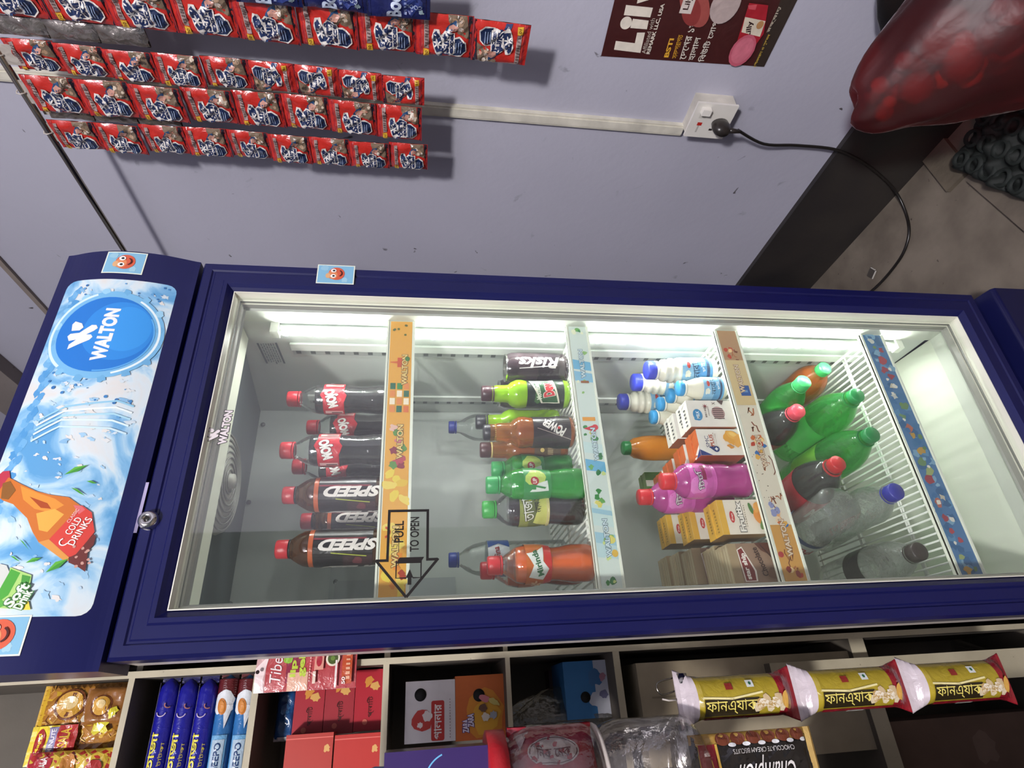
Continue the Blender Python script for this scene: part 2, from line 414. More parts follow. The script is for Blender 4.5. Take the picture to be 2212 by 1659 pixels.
for k_, c_ in ((1, 'c45f72'), (.82, 'cf7182')):
    pq([(1602+k_*(24*math.cos(i*.3927)+18*math.sin(i*.3927)), 105+k_*(-32*math.cos(i*.3927)+13*math.sin(i*.3927))) for i in range(16)], c_)
ptext('েসৗন্দর্য ও সুগন্ধ'.replace('্', ''), (1632, 141), (1664, 70), 8, 'cfae4a', .02)
ptext('রক্ষায়', (1661, 66), (1688, 10), 8, 'c8bda8', .02)
b.box(-.0006, 0, -.0001, .0001, -.0001, .0001, '46201f')
b.build('printed_sheet', 'soft_film', proot)

# ================================================================ THE REFRIGERATOR
FW = .5985; NAVY = '13164a'; NAVY2 = '10133e'
fr = thing('display_refrigerator', 'tall navy glass-door drinks refrigerator with an illustrated header panel', 'refrigerator', (0, 0, FZ))
def F(mb, name, mats, par=None, **k):
    off = Vector((0, 0, -FZ))
    o = mb.build(name, mats, par or fr, **k)
    if par is None: o.location = Vector(o.location)+off
    return o
# cabinet body and liner
b = MB()
for (x0, x1, y0, y1, z0, z1) in ((.034, .055, .085, .5, FZ+.02, 1.49), (.546, .596, .085, .5, FZ+.02, 1.49), (.034, .596, .440, .5, FZ+.02, 1.49),
                                 (.034, .596, .085, .5, 1.475, 1.49), (.034, .596, .085, .5, FZ+.02, .046)):
    b.box(x0, x1, y0, y1, z0, z1, NAVY2, sides={'l': C('cfcaca')} if x0 < .04 else None)
F(b, 'cabinet', 'enamel')
b = MB()
def frame(mb, rings, cols, X0, X1, Z0, Z1, mi=0):
    """mitred frame: rings = (inset, depth) profile swept round the rectangle"""
    for k in range(len(rings)-1):
        (d0, y0), (d1, y1) = rings[k], rings[k+1]
        A = [(X0+d0, y0, Z0+d0), (X1-d0, y0, Z0+d0), (X1-d0, y0, Z1-d0), (X0+d0, y0, Z1-d0)]
        B = [(X0+d1, y1, Z0+d1), (X1-d1, y1, Z0+d1), (X1-d1, y1, Z1-d1), (X0+d1, y1, Z1-d1)]
        mb.add(A+B, [(i, (i+1) % 4, 4+(i+1) % 4, 4+i) for i in range(4)], cols[k] if isinstance(cols, list) else cols, mi)
# front rim of the cabinet and the side trim covered with old protective film
b = MB()
b.box(0.001, .062, .044, .084, -.012, 1.448, 'c9c2bc'); b.box(.540, FW, .044, .084, -.012, 1.448, 'c6cabf')
b.box(.062, .540, .044, .084, -.012, .052, 'c6cabf'); b.box(.062, .540, .044, .084, 1.412, 1.448, 'd2d6c6')
F(b, 'front_rim', 'liner')
b = MB()
LN = 'c3c9c3'
b.add([(.542, .084, .06), (.542, .436, .06), (.542, .436, 1.452), (.542, .084, 1.415)], [(0, 1, 2, 3)], LN)
b.add([(.058, .084, .06), (.058, .436, .06), (.058, .436, 1.452), (.058, .084, 1.415)], [(3, 2, 1, 0)], LN)
b.add([(.058, .436, .06), (.542, .436, .06), (.542, .436, 1.452), (.058, .436, 1.452)], [(0, 1, 2, 3)], 'b9bfb9')
b.add([(.058, .084, .0505), (.542, .084, .0505), (.542, .436, .072), (.058, .436, .072)], [(0, 1, 2, 3)], 'd3d8c8')
F(b, 'liner', 'liner')
b = MB()
b.box(.06, .540, .085, .140, 1.405, 1.418, 'd8dccb')
F(b, 'ceiling_lip', 'liner', bevel=.003)
b = MB()
b.add([(.06, .140, 1.416), (.540, .140, 1.416), (.540, .434, 1.449), (.06, .434, 1.449)], [(3, 2, 1, 0)], '4d5458')
F(b, 'ceiling_panel', 'liner')
# fan grille under the ceiling panel
b = MB(); fx, fy, fz = .285, .185, 1.421
b.lathe([(0, -.012), (.04, -.012), (.084, -.005), (.090, .008)], 'a4a598', 40, (fx, fy, fz))
for r in (.02, .03, .04, .05, .06, .07, .08):
    zr = -.0135+(max(r-.04, 0)/.044)*.007
    b.tube([(fx+r*math.cos(a*PI/16), fy+r*math.sin(a*PI/16), fz+zr) for a in range(33)], .0016, '7f8178', 5, caps=False)
b.lathe([(0, -.022), (.012, -.021), (.013, -.014)], 'b0b0a4', 20, (fx, fy, fz))
F(b, 'fan_grille', 'liner')
# back panel: screws, embossed duct, lower insert
for x, y in ((568, 917), (537, 1085), (497, 1305), (725, 1257)):
    b = MB(); q = at(1, .432, x, y); b.lathe([(0, -.003), (.0045, -.002), (.0052, .0)], '5d6260', 14, q, axis=1)
    F(b, 'screw', 'plastic')
b = MB(); q0 = at(1, .434, 712, 1262); 
b.box(.062, .225, .431, .4355, 1.16, q0.z, 'aab0ae'); b.box(.062, .165, .4295, .4315, 1.02, q0.z-.01, 'a0a6a5')
F(b, 'back_insert', 'liner', bevel=.0015)
# shelf standards on the right wall
for y0, y1 in ((.150, .172), (.355, .375)):
    b = MB(); b.box(.537, .5415, y0, y1, .16, 1.335, 'e2e7e0')
    b.box(.5395, .5415, y1, y1+.018, .16, 1.335, 'a8aea9')
    p = Pr(b, plane((.5395, 0, 0), (0, 1, 0), (0, 0, 1), (-1, 0, 0)))
    z = .18
    while z < 1.32: p.n = 1; p.rect(y1+.004, z, y1+.014, z+.009, '545a58'); z += .0265
    F(b, 'shelf_standard', 'liner')
# notice printed on the right wall near the top
b = MB(); p = Pr(b, plane((.5412, 0, 0), (0, -1, 0), (0, 0, 1), (-1, 0, 0)))
N0 = [at(0, .5412, x, y) for x, y in ((554, 741), (598, 740), (617, 785), (575, 785))]
def NQ(u, v):
    q = N0[0].lerp(N0[1], u).lerp(N0[3].lerp(N0[2], u), v); return (-q.y, q.z)
for u0, u1, c in ((0, .1, '3c4348'), (.9, 1, '3c4348')): p.poly([NQ(u0, 0), NQ(u1, 0), NQ(u1, 1), NQ(u0, 1)], c)
R = random.Random(5)
for i in range(6):
    u = .17+i*.12; v = .02
    while v < .9:
        w = R.uniform(.04, .14); p.n = 3; p.poly([NQ(u, v), NQ(u+.06, v), NQ(u+.06, v+w), NQ(u, v+w)], '5b6468'); v += w+.03
F(b, 'printed_notice', 'print')
# led tube
lt = MB(); lx, ly = .5335, .0965
lt.cyl((lx+.003, ly, .128), (lx+.003, ly, 1.345), .0065, 'dfe8e0', 12); LT = F(lt, 'lamp_holder', 'plastic')
b = MB(); b.cyl((lx-.006, ly, .135), (lx-.006, ly, 1.338), .0034, C('eeffea'), 14); b.build('diffuser', 'tube', LT)
b = MB(); b.add([(lx-.0118+.0055*.35*math.cos(a*PI/6), ly+.0055*math.cos(a*PI/6), .142+.0055*math.sin(a*PI/6)) for a in range(12)], [tuple(range(12))], C('ffffff')); led0 = b.build('led', 'led', LT)
for i in range(1, 24):
    d = led0.copy(); COL.objects.link(d); d.location.z += i*(1.33-.142)/23
for z in (.120, 1.345):
    b = MB(); b.box(lx-.012, lx+.008, ly-.010, ly+.010, z-.004, z+.010, 'e4e8dc'); b.build('lamp_cap', 'plastic', LT, bevel=.003)

# door
dr = MB()
prof = [(0, .042), (0, .006), (.004, 0), (.016, .0), (.018, .0022), (.0205, .0022), (.0225, .0), (.037, .0), (.0395, -.0035), (.045, -.0035), (.049, .002), (.0525, .006), (.0542, .008)]
frame(dr, prof, NAVY, 0, FW, 0, 1.45)
door = F(dr, 'door_frame', 'enamel')
g = MB(); frame(g, [(.0542, .006), (.0555, .006), (.0575, .024), (.060, .024), (.060, .029), (.0625, .0295), (.0625, .040), (.066, .042)],
                ['e6e4d6', 'cfcdbf', 'e9e7d8', '6a6a66', 'dcdac8', '8c8a84', 'a3a49c'], 0, FW, 0, 1.45)
g.build('gasket', 'liner', door)
g = MB(); g.box(.056, FW-.056, .0150, .0182, .054, 1.396, 'ffffff'); g.build('glass_pane', 'pane', door)
# lock and handle slot
lk = at(1, 0, 323, 1125)
g = MB(); g.lathe([(.0, -.008), (.0035, -.008), (.004, -.0105), (.0085, -.0105), (.0115, -.007), (.0125, -.002), (.0125, 0.001)], 'c9c6c2', 30, (lk.x, 0, lk.z), axis=1)
g.build('lock_barrel', 'chrome', door)
g = MB(); g.lathe([(0, -.009), (.0038, -.0088), (.004, -.006)], '2a2826', 18, (lk.x, 0, lk.z), axis=1); g.build('keyhole', 'plastic', door)
g = MB(); h0 = at(1, .004, 317, 1043); h1 = at(1, .004, 289, 1152)
g.box(h1.x, h0.x, .002, .012, 1.4505, 1.4545, 'c9bfd8'); g.build('door_handle', 'chrome', door, bevel=.001)
# white lettering and the pull sign stuck on the glass
GY = .0148
def gp(x, y):
    q = at(1, GY, x, y); return (q.x, q.z)
b = MB(); p = Pr(b, plane((0, GY, 0), (1, 0, 0), (0, 0, 1), (0, -1, 0)), dh=.00012)
c0, c1 = gp(486, 961), gp(486, 886); c2 = gp(472, 925)
wy = at(1, GY, 487, 923)
p.text('WALTON', wy.x, wy.z, .054, .0115, 'd8cfd0', -1, .055, '2a2628', .07)
def wmark(p, cx, cy, k, col, out=None):
    A = [[(-.5, -.42), (-.3, -.40), (.05, -.02), (-.02, .12), (-.14, .10), (-.44, -.3)],
         [(-.28, .08), (-.16, .06), (.22, .22) , (.34, .34), (.26, .44), (.16, .40), (0, .30), (-.1, .34), (-.2, .22)]]
    S = [[(-.50, .30), (-.34, .30), (-.02, -.02), (-.02, -.20), (-.10, -.26), (-.20, -.20)],
         [(-.22, .34), (-.06, .42), (.02, .36), (.04, .12), (.30, -.14), (.30, -.26), (.20, -.32), (.10, -.24), (-.06, -.02), (-.18, .10)],
         [(.12, .36), (.34, .40), (.44, .34), (.36, .14), (.22, .06), (.12, .14)]]
    for q in S:
        if out: p.poly([(cx+(x*1.0)*k, cy+y*k) for x, y in [((a-0)*1.09, (bb_)*1.14) for a, bb_ in q]], out)
    for q in S: p.poly([(cx+x*k, cy+y*k) for x, y in q], col)
wmark(p, gp(464, 938)[0], gp(464, 938)[1], .022, 'd8cfd0', '2a2628')
b.build('glass_lettering', 'print', door)
b = MB(); p = Pr(b, plane((0, GY, 0), (1, 0, 0), (0, 0, 1), (0, -1, 0)), dh=.00012)
K = '17120f'
az0, az1, ax1, ax0, tx = 1.1340, 1.0806, .1768, .1086, .0605
w = .0036
def seg(a, c): p.n = 1; p.line([a, c], w, K)
e0, e1, mz = 1.1490, 1.0665, 1.1078
for a, c in (((ax0-.0018, az0), (ax1+.0018, az0)), ((ax1, az0), (ax1, az1)), ((ax1+.0018, az1), (ax0-.0018, az1)), ((ax0, az0), (ax0, e0)), ((ax0, az1), (ax0, e1)),
             ((ax0+.001, e0+.0006), (tx, mz)), ((ax0+.001, e1-.0006), (tx, mz))): seg(a, c)
p.n = 2
p.text('PULL', .1475, 1.1195, .030, .0125, K, 0, .02); p.text('TO OPEN', .1435, 1.0985, .048, .0125, K, 0, .02)
p.line([(.108, 1.122), (.085, 1.122), (.085, 1.108)], .0018, K); p.line([(.085, 1.1), (.085, 1.089), (.108, 1.089)], .0018, K)
p.poly([(.104, 1.122), (.112, 1.118), (.112, 1.085), (.104, 1.090)], K)
p.poly([(.0965, 1.104), (.085, 1.109), (.085, 1.1065), (.076, 1.1065), (.076, 1.1015), (.085, 1.1015), (.085, 1.099)], K)
b.build('pull_sign', 'print', door)

# stickers with a round face
def sticker(nm, fm, w, h, rot, flip=1, big=0, par=None):
    b = MB(); p = Pr(b, fm, .006, dh=.0002)
    p.rect(-w/2, -h/2, w/2, h/2, 'e6ead8').rect(-w/2+.0018, -h/2+.0018, w/2-.0018, h/2-.0018, '7fb4d0')
    p.blob(-w*.28, -h*.25, .006, '9cc6d6', 3).blob(w*.3, h*.3, .007, '94c0d4', 4)
    r = w*(.33+big*.1); p.ell(.001, -h*.02, r, r*1.0, 'cf5a3c'); p.ell(-.002, h*.08, r*.66, r*.6, 'dd8858'); p.ell(-.004, h*.2, r*.4, r*.3, 'd9a878')
    for sx in (-.42, .42):
        p.ell(.001+r*sx, h*.06, r*.3, r*.34, 'f2eee8'); p.ell(.001+r*sx, h*.05, r*.14, r*.16, '1a1618')
    p.ring(.001, -h*.06, r*.42, r*.13, '4a1410', 205, 335, 12)
    return b
hp_prof = [(1.4548, .0037), (1.4709, -.0021), (1.5093, -.0129), (1.5422, -.0173), (1.5758, -.0182), (1.6119, -.0125), (1.640, -.003), (1.6517, .0012)]
def HY(z):
    if z <= hp_prof[0][0]: return hp_prof[0][1]
    for (z0, y0), (z1, y1) in zip(hp_prof, hp_prof[1:]):
        if z <= z1:
            t = (z-z0)/(z1-z0); return y0+(y1-y0)*t
    return hp_prof[-1][1]
import functools
_raw = HY
def HYs(z): return (_raw(z-.012)+_raw(z)+_raw(z+.012)+_raw(z-.006)+_raw(z+.006))/5
def hmap(s, t, h): return (s, HYs(t)-h, t)
b = MB(); HX0, HX1 = -.010, FW
zs = [1.4548+i*(1.6517-1.4548)/30 for i in range(31)]
loop = [(HYs(z), z) for z in zs]
loop = [(.083, 1.4555), (.012, 1.4548)]+loop+[(.012, 1.657), (.083, 1.657)]
V = [(x, y, z) for x in (HX0, HX1) for y, z in loop]; n = len(loop)
b.add(V, [(i, (i+1) % n, n+(i+1) % n, n+i) for i in range(n)], NAVY, 0, False)
T = tessellate_polygon([[Vector((y, z, 0)) for y, z in loop]])
b.add(V[:n], [tuple(t) for t in T], NAVY); b.add(V[n:], [tuple(t) for t in T], NAVY)
header = F(b, 'header_box', 'enamel')
b = MB(); b.box(.036, .575, .083, .42, 1.4955, 1.640, NAVY2); F(b, 'compressor_cover', 'enamel')
# illustrated header panel
m = bpy.data.materials.new('ice_print'); m.use_nodes = True; nt = m.node_tree; MAT['ice_print'] = m
bs_ = nt.nodes['Principled BSDF']; bs_.inputs['Roughness'].default_value = .3; tc = nt.nodes.new('ShaderNodeTexCoord')
n1 = nt.nodes.new('ShaderNodeTexNoise'); n1.inputs['Scale'].default_value = 13; n1.inputs['Detail'].default_value = 9; n1.inputs['Distortion'].default_value = 1.1
cr_ = nt.nodes.new('ShaderNodeValToRGB'); e = cr_.color_ramp.elements
e[0].position = .36; e[0].color = C('5d9ccb'); e[1].position = .66; e[1].color = C('d6d6d2')
for ps, c_ in ((.44, '86b8da'), (.50, 'b4d2e2'), (.55, 'cfdde2')): q_ = e.new(ps); q_.color = C(c_)
nt.links.new(tc.outputs['Object'], n1.inputs['Vector']); nt.links.new(n1.outputs[0], cr_.inputs[0]); nt.links.new(cr_.outputs[0], bs_.inputs['Base Color'])
b = MB()
def hp(x, y):
    z = 1.55
    for _ in range(4): q = at(1, HYs(z), x, y); z = q.z
    return (q.x, q.z)
px0, px1, pz0, pz1 = .050, .5415, 1.4765, 1.6335
b2 = MB(); q = Pr(b2, hmap, .008, dh=.0002); q.rect(px0, pz0, px1, pz1, 'ffffff', .014)
hpn = b2.build('ice_backdrop', 'ice_print', header, loc=(0, 0, 0))
p = Pr(b, hmap, .01, dh=.00007); p.n = 4
R = random.Random(11)
def hpoly(pts, col): p.poly([hp(*v) for v in pts], col)
# deep sky along the upper edge, then pale cloud patches
for i in range(60):
    x = px0+.02+(px1-px0-.04)*i/59; p.n = 4; p.blob(x, 1.618-.004*(i % 3), .009, ['4f93c8', '5f9fcf', '6fabd6', '5a9acc'][i % 4], i, .45, 12, .8)
for i in range(150):
    x = R.uniform(px0+.02, px1-.02); z = R.uniform(pz0+.012, 1.605); p.n = 5
    p.blob(x, z, R.uniform(.002, .009), R.choice(['d8dcda', 'd2dade', 'b8d2e2', 'dcdad4', '9cc4de', '86b4d6', 'cbd8de']), i+40, .65, 13, .55, R.uniform(30, 110))
for i in range(40):
    x = R.choice([R.uniform(.33, .39), R.uniform(.505, .535), R.uniform(.30, .38)]); z = R.uniform(pz0+.008, 1.61); p.n = 6
    rr = R.uniform(.0006, .0028); p.ell(x, z, rr, rr, R.choice(['3f7fb8', '5f9ccc', '2f6ca8']), n=10)
# waterfall streaks
p.n = 6
for i, (xa, xb) in enumerate(((.300, .292), (.306, .302), (.313, .312), (.320, .322), (.29, .28))):
    p.line([(xa-.02, 1.60), (xa, 1.57), (xb+.01, 1.51), (xb+.004, 1.49)], .0028, ['d8eef2', 'a8d4e4', 'e6f0ee', '90c4dc', 'c8e2ea'][i])
# splash ring and the blue disc
cx, cz, rr = .441, 1.553, .0655
p.n = 7; p.ring(cx, cz, rr-.002, .013, '74b2da'); p.ring(cx, cz, rr+.006, .004, 'cfe6ef', 20, 140); p.ring(cx, cz, rr+.003, .003, 'e2f0f2', 200, 330)
for i in range(16):
    a = i*2*PI/16+.2; p.n = 7; p.blob(cx+(rr+.012)*math.cos(a), min(1.622, max(1.484, cz+(rr+.010)*math.sin(a))), .007, R.choice(['7db8dd', '98cae4', '6aa8d2']), i, .4, 10)
p.n = 9; p.ell(cx, cz, rr, rr*.985, '1f74c8', n=48); p.ell(cx+.006, cz-.016, rr*.78, rr*.70, '2c86d6', n=40); p.ell(cx+.01, cz-.026, rr*.6, rr*.5, '3592de', n=32)
p.ring(cx, cz, rr-.003, .0022, '5aa6e0', 180, 300)
p.text('WALTON', .4395, 1.5503, .0915, .0205, 'f1ebe6', 0, .055)
wmark(p, .4385, 1.5795, .052, 'efe9e4')
# bottle of cola printed on the panel, drawn from the photo outline
p.n = 7
hpoly([(8, 1019), (22, 1018), (24, 1034), (8, 1056), (0, 1058), (0, 1026)], 'b8384a')
hpoly([(20, 1032), (46, 1046), (80, 1062), (112, 1070), (150, 1075), (178, 1095), (160, 1120), (108, 1166), (85, 1172), (72, 1150), (60, 1120), (30, 1090), (8, 1082), (0, 1076), (0, 1060)], 'c8702c')
hpoly([(46, 1050), (84, 1066), (120, 1078), (140, 1092), (110, 1108), (76, 1100), (52, 1080)], 'dd9038')
hpoly([(80, 1110), (120, 1100), (140, 1112), (104, 1150), (86, 1146)], 'e8a848')
hpoly([(66, 1074), (104, 1088), (112, 1100), (90, 1098)], 'a8481c')
hpoly([(8, 1045), (24, 1040), (36, 1060), (20, 1080), (4, 1078)], '8a5a28')
hpoly([(108, 1166), (178, 1092), (200, 1108), (206, 1150), (164, 1202), (150, 1204)], 'd0443a')
hpoly([(160, 1092), (178, 1094), (186, 1102), (172, 1112)], 'd86a6c')
hpoly([(85, 1172), (108, 1166), (150, 1204), (164, 1212), (140, 1212), (110, 1190)], 'd89448')
hpoly([(150, 1206), (166, 1198), (204, 1154), (209, 1160), (204, 1178), (192, 1190), (190, 1210), (186, 1236), (168, 1224), (150, 1216)], '6b3430')
for i in range(9):
    z = hp(R.uniform(160, 195), R.uniform(1180, 1225)); p.n = 20; p.blob(z[0], z[1], .0022, 'c89a8c', i, .4, 7)
p.n = 24
def htext(t, a, c, hh, col, bold=.03, out=None):
    P0, P1 = hp(*a), hp(*c); w = math.hypot(P1[0]-P0[0], P1[1]-P0[1]); r = math.atan2(P1[1]-P0[1], P1[0]-P0[0])
    p.text(t, (P0[0]+P1[0])/2, (P0[1]+P1[1])/2, w, hh, col, math.degrees(r), bold, out)
htext('CLASSIC', (149, 1130), (171, 1101), .0038, 'f0d8d0', .0); htext('COLD', (148, 1155), (174, 1120), .0078, 'f6efe8', .01); htext('DRINKS', (154, 1178), (196, 1120), .0080, 'f6efe8', .01)
p.n = 28; z = hp(140, 1172); p.ring(z[0], z[1], .0035, .0014, 'f6efe8', 20, 250, 12)
for a, c, d in (((141, 1027), (192, 1006), 6), ((189, 1041), (212, 1046), 4), ((156, 1055), (186, 1072), 6), ((45, 1166), (66, 1190), 7), ((25, 1202), (46, 1214), 5), ((58, 1217), (92, 1206), 5), ((101, 1238), (150, 1208), 8)):
    mx, my = (a[0]+c[0])/2, (a[1]+c[1])/2; p.n = 22
    hpoly([a, (mx-d*.4, my-d), c, (mx+d*.5, my+d*.6)], '5fae3c'); hpoly([a, (mx, my-d*.3), c, (mx+d*.5, my+d*.5)], '3f9234')
# green can
p.n = 7
hpoly([(0, 1218), (16, 1222), (24, 1240), (20, 1256), (0, 1276)], 'c8ccc4'); hpoly([(24, 1226), (70, 1243), (66, 1268), (50, 1300), (66, 1318), (0, 1314), (0, 1275), (18, 1262)], 'a8cf74')
hpoly([(26, 1230), (46, 1238), (20, 1286), (0, 1300), (0, 1276)], '4aa038'); hpoly([(50, 1242), (68, 1246), (64, 1262), (46, 1268)], '46963a'); hpoly([(0, 1292), (18, 1306), (0, 1314)], '58a840')
hpoly([(46, 1300), (64, 1300), (68, 1318), (46, 1318)], 'e8d048')
p.n = 28; htext('Soft', (18, 1310), (60, 1262), .0115, 'f2f6e6', .03, '3f7a3c'); htext('Drink', (40, 1316), (66, 1276), .0100, 'f2f6e6', .03, '3f7a3c')
b.build('header_artwork', 'print', header)
def hsticker(cx, cz, w, h, big=0):
    b = sticker('s', lambda s, t, hh: (cx+s, HYs(cz+t)-hh-.0006, cz+t), w, h, 0, 1, big); b.build('face_sticker', 'print', header)
hsticker(.5745, 1.5572, .043, .058); hsticker(.0305, 1.561, .043, .058, .6)
b = sticker('s', lambda s, t, hh: (.5795+s, -.004-hh-.0006 if False else (-.0036-hh), 1.2375+t), .040, .061, 0); b.build('face_sticker', 'print', door)
# base housing
b = MB(); kz = -.026
lp = [(.042, FZ+.03), (-.019, FZ+.03), (-.0190, -.034), (-.014, -.028), (.016, -.0235), (.042, -.0235)]
V = [(x, y, z) for x in (-.004, FW+.001) for y, z in lp]; n = len(lp)
b.add(V, [(i, (i+1) % n, n+(i+1) % n, n+i) for i in range(n)], NAVY2); b.add(V[:n], [tuple(range(n-1, -1, -1))], NAVY2); b.add(V[n:], [tuple(range(n))], NAVY2)
b.box(.0, .596, .042, .085, FZ+.03, -.0235, NAVY2)
F(b, 'lower_grille', 'enamel', bevel=.002)
for i, (x, y) in enumerate(((.06, .04), (.54, .04), (.06, .45), (.54, .45))):
    b = MB(); b.lathe([(0, FZ), (.016, FZ), (.016, FZ+.01), (.008, FZ+.012), (.008, FZ+.032), (0, FZ+.032)], '2a2a2c', 14, (x, y, 0)); F(b, 'foot', 'plastic')

# wire shelves with printed price strips
SH = [(1.1535, .0480), (.8300, .0415), (.5365, .0480), (.2240, .0500)]
SN = ['top wire shelf with the orange-yellow label strip', 'second wire shelf with the pale mint-leaf label strip', 'third wire shelf with the coffee-splash label strip', 'lowest wire shelf with the blue fruit label strip']
def strip_art(p, k, L, h):
    R = random.Random(k*7+1); A = h*.1
    bg = ['e0a440', 'cfdcd4', 'd8d0bc', '4f7aa6'][k]
    p.rect(0, A, L, h-A, bg); p.n = 3
    if k == 0:
        for i in range(14): p.n = 3; p.blob(R.uniform(.01, L*.4), R.uniform(A, h-A)*.7+h*.15, h*.26, R.choice(['e6cc4a', 'ecd44c', 'dfb93e', 'e8cf62']), i, .4, 12, .6, R.uniform(0, 180))
        for i in range(10): p.n = 4; p.blob(R.uniform(.42*L, .58*L), h*R.uniform(.25, .75), h*.17, R.choice(['b84a58', 'd0787a', 'e2b8a8', '8a3040', '5f9048']), i+20, .4)
        for i, x in enumerate((.62, .65, .68, .71)):
            p.n = 4
            for j in range(3): p.rect(L*x, h*(.16+j*.24), L*(x+.025), h*(.34+j*.24), R.choice(['3f8a4a', 'd8703a', 'f0e2c8', '2f6a50', 'e08a4a']))
        p.rect(L*.80, h*.42, L*.84, h*.6, 'c8522c').poly([(L*.815, h*.6), (L*.825, h*.6), (L*.822, h*.85), (L*.818, h*.85)], 'd0642c').ell(L*.835, h*.25, h*.1, h*.08, '3f7a3a')
        for i in range(7): p.n = 5; p.blob(L*R.uniform(.02, .14), h*R.uniform(.2, .5), h*.13, R.choice(['d0602c', 'e08a34', 'a83c24']), i+60, .5)
        for i in range(6): p.n = 5; p.ell(L*R.uniform(.93, .985), h*R.uniform(.3, .85), h*.05, h*.05, '5f6a30', n=8)
        p.n = 6; p.ring(L*.205, h*.8, h*.12, h*.07, 'c24a24', 190, 350, 10)
        TX = ((.79, .34), (.51, .42), (.16, .45)); tc, oc = 'e8c878', '6b5434'
    elif k == 1:
        for i in range(10): p.n = 3; x = R.uniform(.02, .98)*L; p.poly([(x, A), (x+.018, A), (x+.024, h-A), (x+.004, h-A)], R.choice(['9cc4d2', 'b8d4d6', '84b8d2', 'c4dcd8', '6aaed0']))
        for i in range(34): p.n = 4; p.blob(L*R.choice([.04, .1, .16, .3, .34, .4, .46, .53, .57, .72, .76, .88, .97])+R.uniform(-.008, .008), h*R.uniform(.22, .78), h*R.uniform(.08, .2), R.choice(['3f8a4a', '6aa858', 'c8d88a', '2f7a44', 'e6e8c8', '8ab86a', 'd8d070']), i, .5, 9)
        p.n = 5; p.poly([(L*.545, h*.3), (L*.56, h*.8), (L*.575, h*.3)], 'c83040').ell(L*.565, h*.3, h*.13, h*.13, 'd04048').rect(L*.59, h*.25, L*.605, h*.8, 'e09a3a').ell(L*.12, h*.22, h*.14, h*.12, 'd8b048').rect(L*.745, h*.3, L*.755, h*.66, '9a6038')
        TX = ((.83, .5), (.50, .42), (.17, .45)); tc, oc = 'c8dce0', '6a7c88'
    elif k == 2:
        p.rect(0, A, L*.20, h-A, 'c4924a').rect(L*.86, A, L, h-A, 'b08a68').rect(L*.66, A, L*.86, h-A, 'cfb888')
        for i in range(26):
            p.n = 4; x = L*R.choice([.05, .1, .3, .38, .42, .55, .62, .8, .84, .9]); y = h*R.uniform(.2, .6)
            pts = [(x, y)]
            for j in range(4): pts.append((pts[-1][0]+R.uniform(-.012, .012), pts[-1][1]+R.uniform(-.006, .007)))
            pts = [(a, min(max(c, A+.001), h-A-.001)) for a, c in pts]
            p.line(pts, R.uniform(.0012, .003), R.choice(['7a3c24', '9a5230', '6a2c1c', 'a86238']))
        for i in range(24): p.n = 5; p.blob(L*R.choice([.46, .48, .5, .52, .9, .87, .04, .2])+R.uniform(-.006, .006), h*R.uniform(.25, .75), h*.13, R.choice(['b8402c', 'd8a448', '8a2a24', 'e8c890', '2f6aa8', 'c86a38']), i, .5, 8)
        for i in range(8): p.n = 4; p.blob(L*R.uniform(.18, .27), h*R.uniform(.3, .7), h*.16, R.choice(['a898b8', 'd8a06a', '8890b8', 'e0c8a8']), i+80, .5, 9)
        p.n = 5; p.rect(L*.70, h*.2, L*.745, h*.6, '2f5a9a').rect(L*.715, h*.3, L*.725, h*.5, '6a94c4').ell(L*.10, h*.8, h*.1, h*.1, 'a8383a')
        for i in range(20): p.n = 4; p.ell(L*R.uniform(.24, .5), h*R.uniform(.5, .9), .0008, .0008, '4a3428', n=6)
        TX = ((.775, .5), (.47, .45), (.155, .45), ); tc, oc = 'd8c4a8', '8a6a54'
    else:
        for i in range(60): p.n = 3; p.blob(L*R.random(), h*R.uniform(.2, .8), h*.2, R.choice(['3f6f9e', '5f8fb6', '46759f', '7fa6c2', '39648f']), i, .5, 10)
        for i in range(22):
            p.n = 4; x = L*(.03+.045*i); c = R.choice(['a84a54', '9c4450', 'b8924a', '6a8a62', 'c4bca8', 'b0685a', '9aa870', 'c8c8c0'])
            p.blob(x+R.uniform(-.006, .006), h*R.uniform(.3, .7), h*R.uniform(.14, .26), c, i+9, .6, 9); p.n = 5; p.blob(x+R.uniform(-.008, .008), h*R.uniform(.25, .75), h*R.uniform(.08, .14), R.choice(['3f6f9e', '8ab0c8', 'e0dcd0', '6a8a5a']), i+33, .5, 8)
        TX = (); tc = oc = 'ffffff'
    for x, y in TX: p.n = 7; p.text('WALTON', L*x, h*y, L*.125, h*.20, tc, 0, .03, oc, .06)
shelves = []
SX0, SX1, SYF = .0644, .5387, .0703
